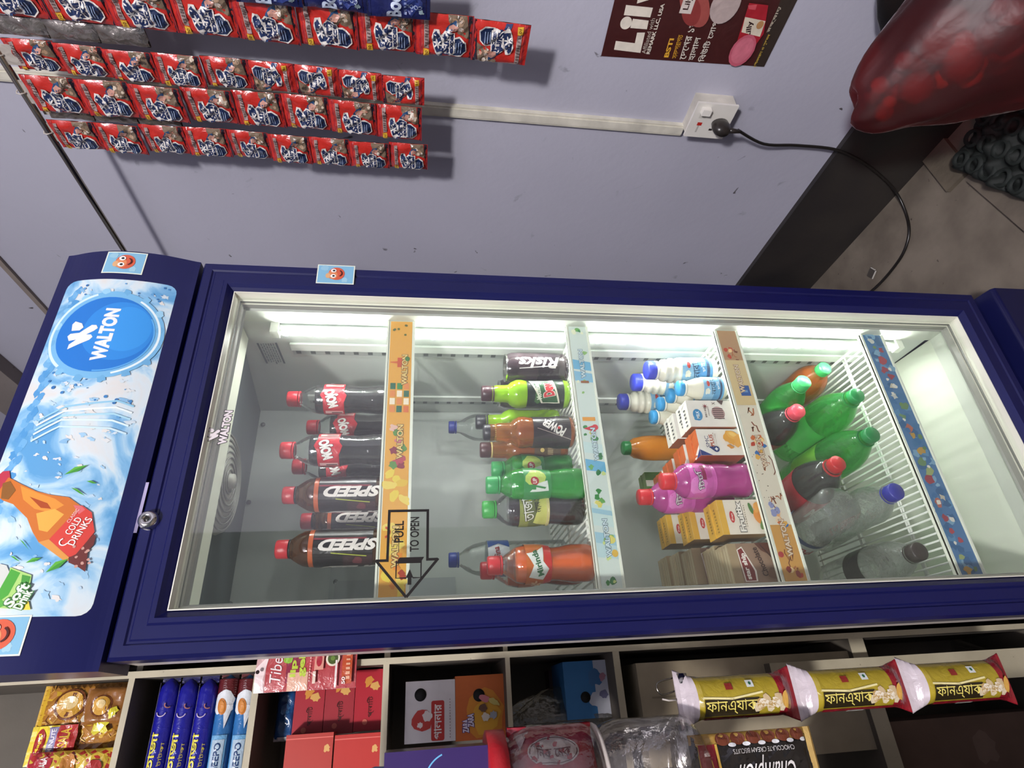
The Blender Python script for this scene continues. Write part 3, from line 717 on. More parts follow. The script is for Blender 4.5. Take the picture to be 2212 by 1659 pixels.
for k, (zt, hh) in enumerate(SH):
    dk = zt-.013
    sh = thing('wire_shelf', SN[k], 'shelf', (SX0, .11, dk), 'wire shelves inside the refrigerator'); o = Vector((SX0, .11, dk))
    b = MB(); Y0, Y1 = .084, .425; x = SX0+.004
    for i in range(38):
        xx = SX0+.006+i*(SX1-SX0-.012)/37; b.cyl((xx, Y0, dk-.0022), (xx, Y1, dk-.0022), .0019, 'dfe3da', 6)
    for yy in (.086, .15, .155, .28, .285, .42): b.cyl((SX0+.003, yy, dk-.0058), (SX1-.003, yy, dk-.0058), .0022, 'dfe3da', 6)
    for xx in (SX0+.003, SX1-.004): b.cyl((xx, Y0, dk-.003), (xx, Y1, dk-.003), .003, 'e6e9e0', 8)
    b.v = [tuple(Vector(v)-o) for v in b.v]; b.build('wire_grid', 'plastic', sh)
    b = MB(); b.box(0, SX1-SX0, SYF-.11, SYF-.11+.0035, zt-hh-dk, zt-dk, 'e6eadb')
    b.box(0, SX1-SX0, SYF-.11-.0022, SYF-.11+.0095, zt-dk-.003, zt-dk, 'e6eadb'); b.box(0, SX1-SX0, SYF-.11-.002, SYF-.11, zt-hh-dk, zt-hh-dk+.0025, 'e6eadb')
    b.build('label_rail', 'plastic', sh)
    b = MB(); p = Pr(b, plane((0, SYF-.11-.0002, zt-hh-dk), (1, 0, 0), (0, 0, 1), (0, -1, 0)), dh=.00015)
    strip_art(p, k, SX1-SX0, hh-.001); b.build('printed_strip', 'print', sh)
DK = [z-.013 for z, h in SH]

# ================================================================ HANGING SACHET STRIPS
RX, RZ = 1.0, 1.846
rod = thing('hanging_rod', 'thin shiny steel rod running along the lilac wall with sachet strips hanging on it', 'rod', (RX, -.9, RZ))
b = MB(); b.cyl((0, 0, 0), (0, 3.3, 0), .0062, 'b0a89c', 14); b.build('bar', 'chrome', rod)
b = MB(); b.cyl((0, 2.6, 0), (WX-RX, 2.6, 0), .005, '8a8278', 10); b.build('wall_bracket', 'chrome', rod)
b = MB(); b.cyl((0, .12, 0), (WX-RX, .12, 0), .005, '8a8278', 10); b.build('wall_bracket', 'chrome', rod)
def pillow(w, h, th, seed, wr=.0012):
    R = random.Random(seed); ph_ = [R.uniform(0, 6) for _ in range(8)]
    def f(s, t):
        u = min(1, abs(2*s/w)); v = min(1, abs(2*t/h))
        e = max(0, 1-u**5)*max(0, 1-(v*1.12)**6 if v < .89 else 0)
        w_ = wr*(math.sin(s*210+ph_[0]+2*math.sin(t*90+ph_[1]))+math.sin(t*170+ph_[2]+3*math.sin(s*80+ph_[3]))*.7+.6*math.sin((s+t)*320+ph_[4]))
        return th*max(e, 0)**.45+w_*(.4+e)
    return f
def sachet(w, h, seed, art, back=False, col='c8322a'):
    f = pillow(w, h, .0065, seed); b = MB()
    def fm(s, t, hh): return (-f(s, t)-hh, -s, t)
    nu, nv = 12, 16
    b.grid(lambda u, v: fm((u-.5)*w, (v-.5)*h, 0), nu, nv, col)
    b.grid(lambda u, v: (f(.0+(u-.5)*w, (v-.5)*h)*.5+.0012, -(u-.5)*w, (v-.5)*h), nu, nv, 'b9b2ac', 1)
    if art: art(Pr(b, fm, .0075, dh=.00035), w, h, seed)
    return b
def art_detergent(p, w, h, seed):
    R = random.Random(seed); X = lambda u: (u-.5)*w; Y = lambda v: (.5-v)*h
    def P(pts, c): p.poly([(X(a), Y(v)) for a, v in pts], c)
    P([(0, 0), (1, 0), (1, .105), (0, .105)], 'ad2a30'); P([(.0, .105), (1, .105), (1, .112), (0, .112)], 'd8685c')
    P([(0, .955), (1, .90), (1, .985), (0, .985)], '2a2632'); P([(0, .98), (1, .98), (1, 1), (0, 1)], '9a2a30'); p.n = 2
    P([(.62, .70), (.70, .62), (.80, .60), (.90, .56), (1, .55), (1, .88), (.85, .90), (.5, .94), (.55, .84)], '7c6a58')
    for i in range(12): p.n = 3; p.blob(X(R.uniform(.62, .96)), Y(R.uniform(.64, .87)), w*R.uniform(.04, .09), R.choice(['d8c8b4', 'b89a80', 'e6dace', '6a5a4a', 'c88f7a', '4a4038', 'a88a6e']), seed*31+i, .5, 9)
    p.n = 4; P([(.20, .14), (.93, .135), (.95, .215), (.22, .225)], 'a89490'); p.bars(X(.28), Y(.205), X(.9), Y(.155), 9, '6a5654', seed)
    p.n = 5; P([(.02, .13), (.19, .13), (.20, .225), (.03, .235)], 'd8aa38'); p.text('10', X(.11), Y(.182), w*.09, h*.05, '6a4a1a')
    p.n = 4; P([(.60, .50), (.72, .52), (.86, .60), (.92, .70), (.80, .70), (.66, .62), (.55, .62)], '2c4f78'); P([(.0, .32), (.10, .36), (.12, .48), (0, .44)], '3a4a74')
    p.n = 5; P([(.66, .575), (.76, .56), (.84, .64), (.80, .74), (.68, .68)], 'c89484')
    p.n = 6; P([(.03, .40), (.14, .34), (.30, .30), (.52, .27), (.70, .31), (.70, .40), (.56, .43), (.68, .50), (.66, .60), (.52, .66), (.56, .76), (.44, .88), (.20, .90), (.08, .80), (.10, .64), (.16, .52), (.12, .44)], 'e2dcd6')
    p.n = 7; P([(.16, .36), (.36, .30), (.60, .30), (.67, .35), (.54, .42), (.36, .46), (.20, .45)], '26355c')
    P([(.11, .66), (.50, .66), (.52, .76), (.42, .86), (.22, .88), (.12, .80)], '1c2a4c'); P([(.10, .50), (.17, .46), (.22, .56), (.14, .60)], '26355c'); P([(.58, .46), (.66, .52), (.64, .58), (.58, .56)], '26355c')
    p.n = 8
    for a in range(6):
        t = a*PI/3+.3; r = w*.12; p.ell(X(.36)+r*.5*math.cos(t), Y(.375)+r*.5*math.sin(t), r*.45, r*.14, 'e8e4e0', math.degrees(t), 12)
    for i in range(3): p.rect(X(.18), Y(.71+i*.045), X(.44), Y(.695+i*.045), '8a9ab8')
    p.n = 9; P([(.15, .465), (.60, .44), (.66, .50), (.64, .675), (.16, .685), (.11, .60)], 'e2dcd6')
    p.n = 10; p.text('Surf', X(.39), Y(.515), w*.44, h*.135, '232f56', 0, .05); p.text('excel', X(.40), Y(.615), w*.46, h*.085, '232f56', 0, .04)
def art_blue(p, w, h, seed):
    X = lambda u: (u-.5)*w; Y = lambda v: (.5-v)*h
    p.rect(X(0), Y(1), X(1), Y(.93), '15193a'); p.rect(X(0), Y(.06), X(1), Y(0), '181d44'); p.n = 2
    p.blob(X(.3), Y(.7), w*.25, '2c3a78', seed, .4); p.blob(X(.16), Y(.85), w*.07, '9ab0b8', seed+1, .5); p.blob(X(.5), Y(.25), w*.2, '33427e', seed+2, .5)
    p.n = 3; p.text('Boom', X(.36), Y(.42), w*.62, h*.24, 'b8c4d8', 0, .04); p.text('COOL', X(.26), Y(.74), w*.3, h*.07, '9aa8c4', 90)
    p.bars(X(.1), Y(.62), X(.5), Y(.58), 6, '7a86b0', seed)
def strip(label, y0, y1, ztop, zbot, n, flips, seed, artf=art_detergent, tilt=0, X=RX, col='c8322a', name='sachet_strip', group='detergent sachet strips hanging from the rod', skew=0):
    w = y1-y0; pitch = (ztop-zbot)/n; yc = (y0+y1)/2
    root = thing(name, label, 'sachet strip', (X, yc, RZ), group)
    R = random.Random(seed); variants = []
    for k in range(n):
        zc = ztop-pitch*(k+.5)-RZ
        if k < 4:
            o = sachet(w, pitch, seed*10+k, artf, col=col).build('sachet', ['film', 'foil'], root); variants.append(o)
        else: o = variants[k % 4].copy(); COL.objects.link(o); o.parent = root
        o.location = (R.uniform(-.003, .003)+.004*math.sin(k*1.1+seed), skew*(k+.5)/n+R.uniform(-.001, .001), zc)
        o.rotation_euler = (PI if k in flips else 0, 0, 0) if False else ((PI if k in flips else 0), R.uniform(-.05, .05), R.uniform(-.06, .06)+tilt)
        if k in flips: o.rotation_euler.y *= -1
    b = MB(); b.box(-.001, .001, -w*.32, w*.32, ztop-RZ-.012, -.006, 'b8b0a8')
    b.tube([(.0, 0, -.006), (.0075, 0, -.001), (.006, 0, .007), (0, 0, .0085), (-.0065, 0, .006), (-.0075, 0, 0), (-.002, 0, -.008)], .0012, 'c8c0b8', 6)
    b.build('hanging_tab', 'film', root)
    return root
strip('long strip of red detergent sachets nearest the camera, its last sachet upside down', -.2138, -.136, 1.828, .9065, 9, {8}, 1)
strip('short strip of red detergent sachets, lower four hanging upside down', -.0937, -.034, 1.830, 1.0955, 9, {5, 6, 7, 8}, 2, skew=0)
strip('strip of eight red detergent sachets squeezed against the upside-down ones', -.0300, .0447, 1.832, 1.1005, 8, set(), 3, X=RX-.004)
strip('red detergent sachet strip farthest from the camera, nearest the refrigerator', .0650, .1325, 1.833, 1.0875, 9, set(), 4)
strip('dark navy sachet strip hanging in front of the nearest red strip', -.300, -.2125, 1.826, 1.0865, 7, set(), 5, art_blue, X=RX-.02, col='20265a', group=None)
for lb, y0, y1, zb, sd in (('torn silver-backed sachet strip peeking out beside the nearest red strip', -.128, -.094, 1.600, 6), ('silver-backed sachet strip end peeking out beside the farthest red strip', .038, .074, 1.585, 7)):
    root = thing('sachet_strip', lb, 'sachet strip', (RX+.012, (y0+y1)/2, RZ))
    w = (y1-y0); R = random.Random(sd)
    for k in range(3):
        f = pillow(w, .082, .004, sd*5+k, .0016); b = MB()
        b.grid(lambda u, v: (-f((u-.5)*w, (v-.5)*.082), -(u-.5)*w, (v-.5)*.082), 6, 12, 'b8b0a8'); b.grid(lambda u, v: (.002, -(u-.5)*w, (v-.5)*.082), 2, 2, 'a83a34')
        p = Pr(b, lambda s, t, h: (-f(s, t)-h, -s, t), .01, dh=.0006); p.poly([(-w*.1, -.041), (-w*.5, -.035), (-w*.5, -.041)], '2a2420')
        o = b.build('sachet', 'foil', root, loc=(0, 0, 1.832-zb > 0 and (1.832-RZ-.041-.082*k)))
    b = MB(); b.box(-.0008, .0008, -w*.3, w*.3, -.016, -.005, 'b8b0a8'); b.tube([(0, 0, -.006), (.007, 0, .002), (0, 0, .008), (-.007, 0, 0)], .001, 'c8c0b8', 6); b.build('hanging_tab', 'film', root)

# ================================================================ DRINKS
P_SODA = [(0, .01), (.6, 0), (.92, .012), (1, .05), (1, .18), (.93, .26), (.90, .32), (.95, .42), (1, .48), (1, .70), (.93, .755), (.74, .81), (.52, .855), (.43, .875), (.43, .93)]
P_SLIM = [(0, .01), (.7, 0), (.95, .012), (1, .04), (1, .70), (.95, .755), (.82, .80), (.62, .85), (.46, .885), (.43, .90), (.43, .93)]
P_WAIST = [(0, .01), (.7, 0), (.97, .012), (1, .06), (1, .20), (.86, .34), (.86, .40), (.98, .50), (1, .56), (1, .66), (.92, .73), (.66, .80), (.46, .85), (.42, .87), (.42, .93)]
P_STING = [(0, .01), (.7, 0), (.95, .02), (1, .06), (1, .20), (.94, .26), (.94, .50), (1, .56), (.98, .61), (.80, .67), (.62, .70), (.60, .72), (.58, .84), (.52, .87), (.52, .93)]
P_MILK = [(0, .01), (.8, 0), (1, .02), (1, .55), (.94, .58), (.80, .60), (.95, .63), (.95, .67), (.74, .70), (.88, .73), (.84, .78), (.66, .80), (.66, .90)]
P_TAPER = [(0, .01), (.8, 0), (1, .02), (1, .5), (.9, .62), (.62, .82), (.60, .92)]
P_OJ = [(0, .01), (.8, 0), (1, .03), (1, .55), (.95, .70), (.78, .84), (.58, .89), (.5, .92)]
def rat(prof, z):
    for (r0, z0), (r1, z1) in zip(prof, prof[1:]):
        if z0 <= z <= z1 and z1 > z0: return r0+(r1-r0)*(z-z0)/(z1-z0)
    return prof[-1][0]
def bottle(name, label, base, H, R, prof, mat, capcol, cat='bottle', group=None, liq=None, art=None, lab=None, labcol='c8242c', labmat='soft_film', rot=(0, 0, 0), capr=.0148, caph=.019, ring=None, body='ffffff', crush=0):
    if rot == (0, 0, 0): dv = CAM-Vector(base); rot = (0, 0, math.atan2(dv.x, -dv.y)*.8)
    root = thing(name, label, cat, base, group, rot)
    Hn = H
    wob = (lambda a, z: 1-crush*(.5+.5*math.sin(3*a+z*60))*(.5+.5*math.sin(z*90))) if crush else None
    b = MB(); b.lathe([(r*R, z*Hn) for r, z in prof], body, 36, wob=wob); b.build('bottle_body', mat, root)
    if liq:
        zl, lc = liq; L = [(r*R*.955, max(z*Hn, .002)) for r, z in prof if z < zl]; L += [(rat(prof, zl)*R*.955, zl*Hn), (0, zl*Hn)]
        b = MB(); b.lathe(L, lc, 32); b.build('drink', 'gloss', root)
    b = MB(); ch = caph; cr_ = capr
    b.lathe([(cr_*.96, H-ch), (cr_, H-ch+.002), (cr_*.98, H-.002), (cr_*.88, H), (0, H)], capcol, 30, wob=lambda a, z: 1+.012*math.sin(a*30))
    b.build('cap', 'cap', root)
    b = MB(); b.lathe([(R*.43, H-ch-.004), (cr_*1.02, H-ch-.004), (cr_*1.02, H-ch-.0012), (R*.43, H-ch-.0012)], ring or capcol, 26); b.build('neck_ring', 'cap', root)
    if lab:
        z0, z1 = lab; fr_ = lambda t: rat(prof, t/Hn)*R+.0006
        n = 6; b = MB(); b.lathe([(fr_(z0+(z1-z0)*i/n), z0+(z1-z0)*i/n) for i in range(n+1)], labcol, 40)
        if art: art(Pr(b, cylmap(R, 0, fr_), R*.28, dh=.0003), R, z0, z1)
        b.build('label_sleeve', labmat, root)
    return root
def base_of(px, py, Y, deck):
    q = at(1, Y, px, py); return Vector((q.x, Y, deck)), q.z-deck
# ---- top shelf
def a_mojo(p, R, z0, z1):
    h = z1-z0; p.rect(-R*2.4, z0, R*2.4, z1, 'b4202c'); p.blob(0, z0+h*.5, R*.9, 'c8303a', 2, .3)
    for s in (-1.95, 0, 1.95): p.n = 4; p.text('MOJO', R*s, z0+h*.55, R*1.2, h*.62, 'f2ece8', 16, .06, '4a1014', .04)
    for s in (-.92, 1.1): p.n = 3; p.rect(R*s-R*.25, z0+h*.06, R*s+R*.02, z1-h*.1, 'd8a8a4'); p.bars(R*s-R*.2, z0+h*.1, R*s-R*.02, z1-h*.4, 6, '4a2024', 3)
def a_speed(p, R, z0, z1):
    h = z1-z0; p.rect(-R*2.6, z0, R*2.6, z1, '1d1618'); p.n = 2; p.rect(-R*1.2, z0, -R*.45, z0+h*.5, '3a2226').rect(R*.4, z0+h*.1, R*.5, z1, '7a2430')
    for s in (-1.5, .12, 1.7): p.n = 3; p.text('SPEED', R*s, z0+h*.42, h*.98, R*.62, 'e6ded8', 90, .05, None, .07, .5)
    p.n = 3; p.line([(R*-.5, z0+h*.1), (R*-.3, z0+h*.7)], .0016, 'a8b040'); p.blob(R*-.8, z0+h*.25, R*.3, '6a3238', 4, .5)
d = DK[0]
def shelf_bottle(px, py, Y, deck, **k):
    o, H = base_of(px, py, Y, deck); return o, H
cola = dict(prof=P_SODA, mat='pet', capcol='c22a34', liq=(.735, '171012'), art=a_mojo, labcol='b4202c', group='small dark cola bottles on the top shelf')
for (px, py, Y, R, lb) in ((622, 862, .20, .0275, 'small dark cola bottle with red cap at the right end of the top shelf'), (664, 923, .29, .0275, 'small cola bottle half hidden behind its neighbours, cap lower in view'),
                           (607, 973, .17, .0275, 'front cola bottle with red cap next to the energy drinks'), (633, 1008, .27, .0275, 'cola bottle hidden behind the front cola, only its cap clear')):
    o, H = base_of(px, py, Y, d); bottle('cola_bottle', lb, o, H, R, lab=(H*.47, H*.66), **cola)
for (px, py, Y, R, lb) in ((612, 1070, .18, .0285, 'dark energy drink bottle with red cap beside the cola bottles'), (651, 1126, .29, .0280, 'energy drink bottle standing in the second row between two others'),
                           (597, 1187, .17, .0285, 'energy drink bottle with red cap at the left end of the top shelf')):
    o, H = base_of(px, py, Y, d)
    t = bottle('energy_drink_bottle', lb, o, H, R, P_SLIM, 'brown_pet', 'bf2c36', group='energy drink bottles on the top shelf', liq=(.80, '3c1f16'), art=a_speed, lab=(H*.14, H*.655), labcol='1d1618', ring='1a1416')
    b = MB(); b.lathe([(R*1.008, H*.66), (R*1.008, H*.70)], 'b8562a', 36); b.build('orange_band', 'soft_film', t)
# ---- second shelf
d = DK[1]
def can(px, py, Y, lb, R=.0300):
    o, H = base_of(px, py, Y, d); t = thing('drink_can', lb, 'can', o, 'tall dark drink cans on the second shelf', (0, 0, math.atan2(CAM.x-o.x, o.y-CAM.y)*.8))
    b = MB(); b.lathe([(0, .004), (R*.8, .0), (R*.95, .004), (R, .010), (R, H-.012), (R*.88, H-.003)], '2a2024', 36)
    fm = cylmap(R); p = Pr(b, fm, .007, dh=.0003); p.rect(-R*1.2, .02, R*1.3, H*.5, '241a20').rect(-R, H*.5, R*1.2, H*.82, '33282c')
    p.text('Risks', R*.30, H*.50, H*.62, R*.75, 'c2bcb8', 90, .03, None, .07, .35); p.line([(R*.1, H*.2), (-.1*R, H*.8)], .0016, 'c8c4c0')
    b.build('can_body', 'gloss', t)
    b = MB(); b.lathe([(R*.88, H-.003), (R*.9, H), (R*.84, H), (R*.80, H-.005), (0, H-.005)], 'c8c6c2', 32); b.build('can_lid', 'chrome', t)
    b = MB(); b.lathe([(.004, 0), (.009, .0), (.009, .0015), (.004, .0015)], 'd8d6d2', 16, (0, -.006, H-.0045)); b.build('pull_ring', 'chrome', t)
can(1090, 795, .15, 'dark tall drink can with slanted silver lettering, rightmost on the second shelf')
can(1076, 850, .245, 'drink can almost hidden behind the yellow-green bottle, only its rim showing', .030)
def a_dew(p, R, z0, z1):
    h = z1-z0; p.rect(-R*2.4, z0, R*2.4, z1, '16241c'); p.blob(-R*.2, z0+h*.6, R*.7, '3f6a34', 3, .5); p.blob(R*.5, z0+h*.25, R*.5, '243c28', 5, .5)
    p.poly([(-R*.75, z0+h*.62), (R*.95, z0+h*.95), (R*1.0, z0+h*.3), (-R*.7, z0+h*.12)], 'd8d4c0'); p.poly([(-R*.68, z0+h*.58), (R*.88, z0+h*.88), (R*.93, z0+h*.36), (-R*.63, z0+h*.17)], '2f5a34')
    p.text('Dew', R*.25, z0+h*.45, R*1.0, h*.30, 'c8383a', 12, .06, 'e8e4d8', .05); p.text('Mountain', R*.1, z0+h*.72, R*1.1, h*.14, 'd8e0c8', 12, .03)
o, H = base_of(1040, 850, .155, d)
bottle('soft_drink_bottle', 'yellow-green long-necked bottle with dark cap, right of centre on the second shelf', o, H, .0275, P_STING, 'lime_pet', '3a1c24', art=a_dew, lab=(H*.08, H*.50), labcol='16241c', capr=.0148, liq=(.84, 'a8cc2c'))
o, H = base_of(1028, 912, .25, d)
bottle('soft_drink_bottle', 'greenish bottle with black cap peeking from behind the amber one', o, H, .0265, P_STING, 'lime_pet', '24242a', liq=(.8, '9ab83c'), capr=.0148)
def a_power(p, R, z0, z1):
    h = z1-z0; p.rect(-R*2.4, z0, R*2.4, z1, '231c20'); p.poly([(-R*1.0, z1), (-R*.4, z1), (R*.2, z0), (-R*.6, z0)], '3a3034')
    p.text('POWER', R*.30, z0+h*.46, R*1.5, h*.26, 'd8d2cc', 58, .04); p.line([(R*-.5, z0), (R*.2, z0+h*.9)], .0009, 'b8a8a0'); p.ell(R*.2, z0+h*.33, .0024, .0024, 'c83434', n=12)
o, H = base_of(1044, 934, .155, d)
bottle('energy_drink_bottle', 'amber bottle with black cap and slanted POWER lettering on the second shelf', o, H, .0290, P_STING, 'amber_pet', '26242a', art=a_power, lab=(H*.06, H*.47), labcol='231c20', liq=(.62, 'a0602a'), ring='b8c070')
def a_gold(p, R, z0, z1):
    h = z1-z0; p.rect(-R*2.4, z0, R*2.4, z1, '5a4630'); p.ell(-R*.1, z0+h*.7, .004, .004, 'e0c070'); p.ell(R*.25, z0+h*.7, .004, .004, 'e0c070'); p.bars(-R*.4, z0+h*.3, R*.6, z0+h*.5, 8, 'b8a078', 3)
o, H = base_of(1037, 972, .215, d)
bottle('energy_drink_bottle', 'amber bottle with maroon cap between the black-capped and the green bottles', o, H, .0265, P_STING, 'amber_pet', '4a2a2c', art=a_gold, lab=(H*.10, H*.40), labcol='5a4630', liq=(.6, '9a5a24'), ring='c8b070')
o, H = base_of(969, 923, .36, d)
bottle('water_bottle', 'clear water bottle with blue cap at the back of the second shelf', o, H, .030, P_SLIM, 'pet', '2a3a96', labcol='e0e4e8', lab=(H*.45, H*.60), capr=.0138, caph=.013)
def a_lime(p, R, z0, z1):
    h = z1-z0; p.rect(-R*2.2, z0, R*2.2, z1, '2f8a44'); p.blob(R*.3, z0+h*.55, R*.75, 'b8d060', 4, .5); p.poly([(-R*.5, z0+h*.1), (-R*.5, z0+h*.8), (0, z0+h*.5), (R*.2, z0+h*.15)], 'dfe8e0')
    p.ell(R*.15, z0+h*.62, R*.26, R*.26, 'b03430'); p.text('UP', R*.15, z0+h*.62, R*.3, R*.26, 'f0ece8'); p.text('7', -R*.2, z0+h*.45, R*.3, h*.5, '2f8a44', 0, .05)
for px, py, Y, lb in ((1062, 1014, .20, 'green lemon-lime soda bottle in the front row of the second shelf'), (1050, 1048, .128, 'second green soda bottle, its cap left of and in front of the other')):
    o, H = base_of(px, py, Y, d); bottle('soda_bottle', lb, o, H, .0270, P_WAIST, 'green_pet', '2f9a52', group='green lemon-lime bottles on the second shelf', liq=(.74, '3f9c4a'), art=a_lime, lab=(H*.36, H*.64), labcol='2f8a44')
def a_cola2(p, R, z0, z1):
    h = z1-z0; p.rect(-R*2.4, z0, R*2.4, z1, '6a7440'); p.rect(-R*2, z1-h*.3, R*2, z1, '8a9448').poly([(-R*1.3, z0), (R*1.4, z0), (R*.4, z0+h*.35), (-R*.9, z0+h*.55)], 'c8cc6a'); p.rect(-R*2.2, z0, R*2.2, z0+h*.1, 'd0c884')
    p.blob(R*.8, z0+h*.55, R*.5, 'c8cc3a', 3, .4)
    p.text('তাজা', R*-.1, z0+h*.72, R*1.25, h*.34, 'e6e6dc', 8, .0, '4a5030', .04); p.text('লাল চা', R*.2, z0+h*.42, R*.9, h*.22, '2a2e20', 8, .0)
o, H = base_of(1042, 1101, .155, d)
bottle('soda_bottle', 'dark drink bottle with bright green cap and yellow-green label on the second shelf', o, H, .0290, P_SODA, 'pet', '37a542', liq=(.74, '241418'), art=a_cola2, lab=(H*.36, H*.655), labcol='6a7440')
def a_aqua(p, R, z0, z1):
    h = z1-z0; p.rect(-R*2.4, z0, R*2.4, z1, 'dfe4e8'); p.poly([(-R*2.2, z0), (-R*1.2, z0), (-R*.8, z0+h*.5), (-R*1.2, z1), (-R*2.2, z1)], '24488e'); p.poly([(R*.6, z0), (R*2, z0), (R*2, z1), (R*.6, z1), (R*.9, z0+h*.5)], '24488e')
    p.text('Aquafina', -R*.1, z0+h*.5, R*1.5, h*.4, 'a82434', 8, .01)
o, H = base_of(969, 1210, .31, d)
bottle('water_bottle', 'clear half-litre water bottle with blue cap and white-blue label behind the orange soda', o, H, .0320, [(0, .01), (.8, 0), (.97, .01), (1, .03), (1, .66), (.97, .72), (.86, .79), (.66, .85), (.42, .895), (.36, .91), (.36, .95)], 'pet', '2b4096', art=a_aqua, lab=(H*.50, H*.68), labcol='dfe4e8', capr=.0138, caph=.015, liq=None)
def a_mir(p, R, z0, z1):
    h = z1-z0; p.rect(-R*2.4, z0, R*2.4, z1, 'c8682c'); p.rect(-R*2.4, z0, R*2.4, z0+h*.3, 'd03a34')
    p.poly([(-R*.9, z0+h*.35), (-R*.7, z0+h*.9), (-R*.1, z0+h*.72), (R*.5, z1-h*.02), (R*.6, z0+h*.6), (R*.95, z0+h*.3), (R*.1, z0+h*.35), (-R*.3, z0+h*.12)], 'e8ece6')
    p.text('Mirinda', R*.02, z0+h*.56, R*1.35, h*.24, '2a6a3a', 16, .03)
    for a in range(6): p.ell(-R*1.2+R*.16*math.cos(a*1.05), z0+h*.6+R*.16*math.sin(a*1.05), R*.13, R*.06, 'e8b890', a*60, 10)
o, H = base_of(1053, 1222, .135, d)
bottle('soda_bottle', 'orange soda bottle with red cap at the left front of the second shelf', o, H, .0300, P_WAIST, 'pet', 'd0363c', liq=(.735, 'e4681c'), art=a_mir, lab=(H*.42, H*.66), labcol='c8682c', group=None)
o, H = base_of(1038, 1233, .215, d)
bottle('soda_bottle', 'second orange soda bottle, mostly hidden behind the front one', o, H, .0290, P_WAIST, 'pet', 'c23038', liq=(.735, 'c04c1a'), labcol='b85a2c', lab=(H*.42, H*.64))
# ---- third shelf
d = DK[2]
def a_milk(p, R, z0, z1):
    h = z1-z0; p.rect(-R*2.6, z0, R*2.6, z1, '8fbfe0'); p.rect(-R*2.5, z0, R*2.5, z0+h*.5, '5a9ac8').rect(-R*2.5, z0+h*.1, R*2.5, z0+h*.2, '2a4468').blob(-R*.3, z0+h*.82, R*.3, 'e8e8d8', 3, .4).ell(R*.35, z0+h*.80, R*.25, R*.14, 'c84a44')
    p.n = 5; p.text('লাবাং', R*.1, z0+h*.55, R*1.3, h*.24, '22405e', 8, .0); p.text('দই', R*.2, z0+h*.32, R*.7, h*.18, 'dfe8f0', 8, .01)
for px, py, Y, lb in ((1395, 800, .13, 'ribbed white yogurt drink with royal blue cap, nearest the lamp'), (1366, 826, .21, 'ribbed yogurt drink with royal blue cap, middle of the three'), (1337, 868, .295, 'ribbed yogurt drink with royal blue cap at the back')):
    o, H = base_of(px, py, Y, d); bottle('yogurt_drink_bottle', lb, o, H, .0255, P_MILK, 'plastic', '2f3fc4', group='ribbed yogurt drink bottles', body='e8e4d2', art=a_milk, lab=(H*.10, H*.54), labcol='8fbfe0', capr=.0185, caph=.017, ring='e8e8dc')
for px, py, Y, lb in ((1463, 839, .115, 'small tapered milk bottle with sky blue cap beside the white cartons'), (1442, 855, .16, 'tapered milk bottle, second sky blue cap in the row'), (1421, 873, .205, 'tapered milk bottle, third sky blue cap in the row'), (1406, 901, .25, 'tapered milk bottle with sky blue cap at the back of the row')):
    o, H = base_of(px, py, Y, d); bottle('milk_bottle', lb, o, H, .0215, P_TAPER, 'plastic', '3f9ad4', group='tapered milk bottles with sky blue caps', body='e6e2d0', art=a_milk, lab=(H*.08, H*.52), labcol='9cc8e4', capr=.0150, caph=.010, ring='e8e8dc')
def carton(name, label, group, base, w, dd, h, cols, art, cat='carton', straw=False, slope=0):
    t = thing(name, label, cat, base, group); b = MB()
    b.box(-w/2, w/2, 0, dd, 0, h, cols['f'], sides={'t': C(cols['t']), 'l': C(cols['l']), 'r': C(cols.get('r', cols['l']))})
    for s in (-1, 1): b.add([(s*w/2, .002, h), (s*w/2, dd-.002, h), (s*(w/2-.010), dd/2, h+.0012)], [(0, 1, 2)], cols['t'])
    b.box(-w/2, w/2, dd/2-.001, dd/2+.004, h, h+.0018, cols['t'])
    p = Pr(b, plane((0, 0, 0), (1, 0, 0), (0, 0, 1), (0, -1, 0)), dh=.0002); art(p, w, h)
    pt = Pr(b, plane((0, 0, h), (1, 0, 0), (0, 1, 0), (0, 0, 1)), dh=.0002)
    if 'ta' in cols: cols['ta'](pt, w, dd)
    b.build('box_body', 'paper', t)
    if straw:
        s_ = MB(); s_.cyl((w/2+.0015, dd*.25, h*.12), (w/2+.0015, dd*.7, h*.92), .0016, 'e8e6e0', 8); s_.build('straw', 'film', t)
    return t
def a_wht(p, w, h):
    p.n = 1; p.ell(-w*.05, h*.80, w*.22, w*.17, '3a86b8').ell(-w*.20, h*.86, w*.06, w*.06, '3a86b8', n=10); p.text('MILK', -w*.05, h*.80, w*.28, h*.07, 'e8f0f4')
    p.bars(-w*.15, h*.60, w*.25, h*.64, 7, '6a5a58', 2); p.bars(-w*.1, h*.55, w*.25, h*.57, 7, '6a5a58', 3)
    for a in range(8): p.n = 2; p.line([(w*.27+w*.05*math.cos(a*PI/4), h*.60+w*.05*math.sin(a*PI/4)), (w*.27+w*.10*math.cos(a*PI/4), h*.60+w*.10*math.sin(a*PI/4))], .0008, '8a4a4c')
    p.ell(w*.27, h*.60, w*.05, w*.05, '8a4a4c'); p.ell(w*.02, h*.34, w*.24, w*.24, 'a88a88')
    for i in range(6): p.n = 4; p.rect(-w*.2+i*w*.072, h*.34-w*.19, -w*.165+i*w*.072, h*.34+w*.19, '4a3438')
    p.text('X', w*.38, h*.40, w*.10, h*.07, '4a3a40'); p.poly([(w*.5, h*.32), (w*.5, h*.16), (w*.32, h*.22)], '4a3a3c')
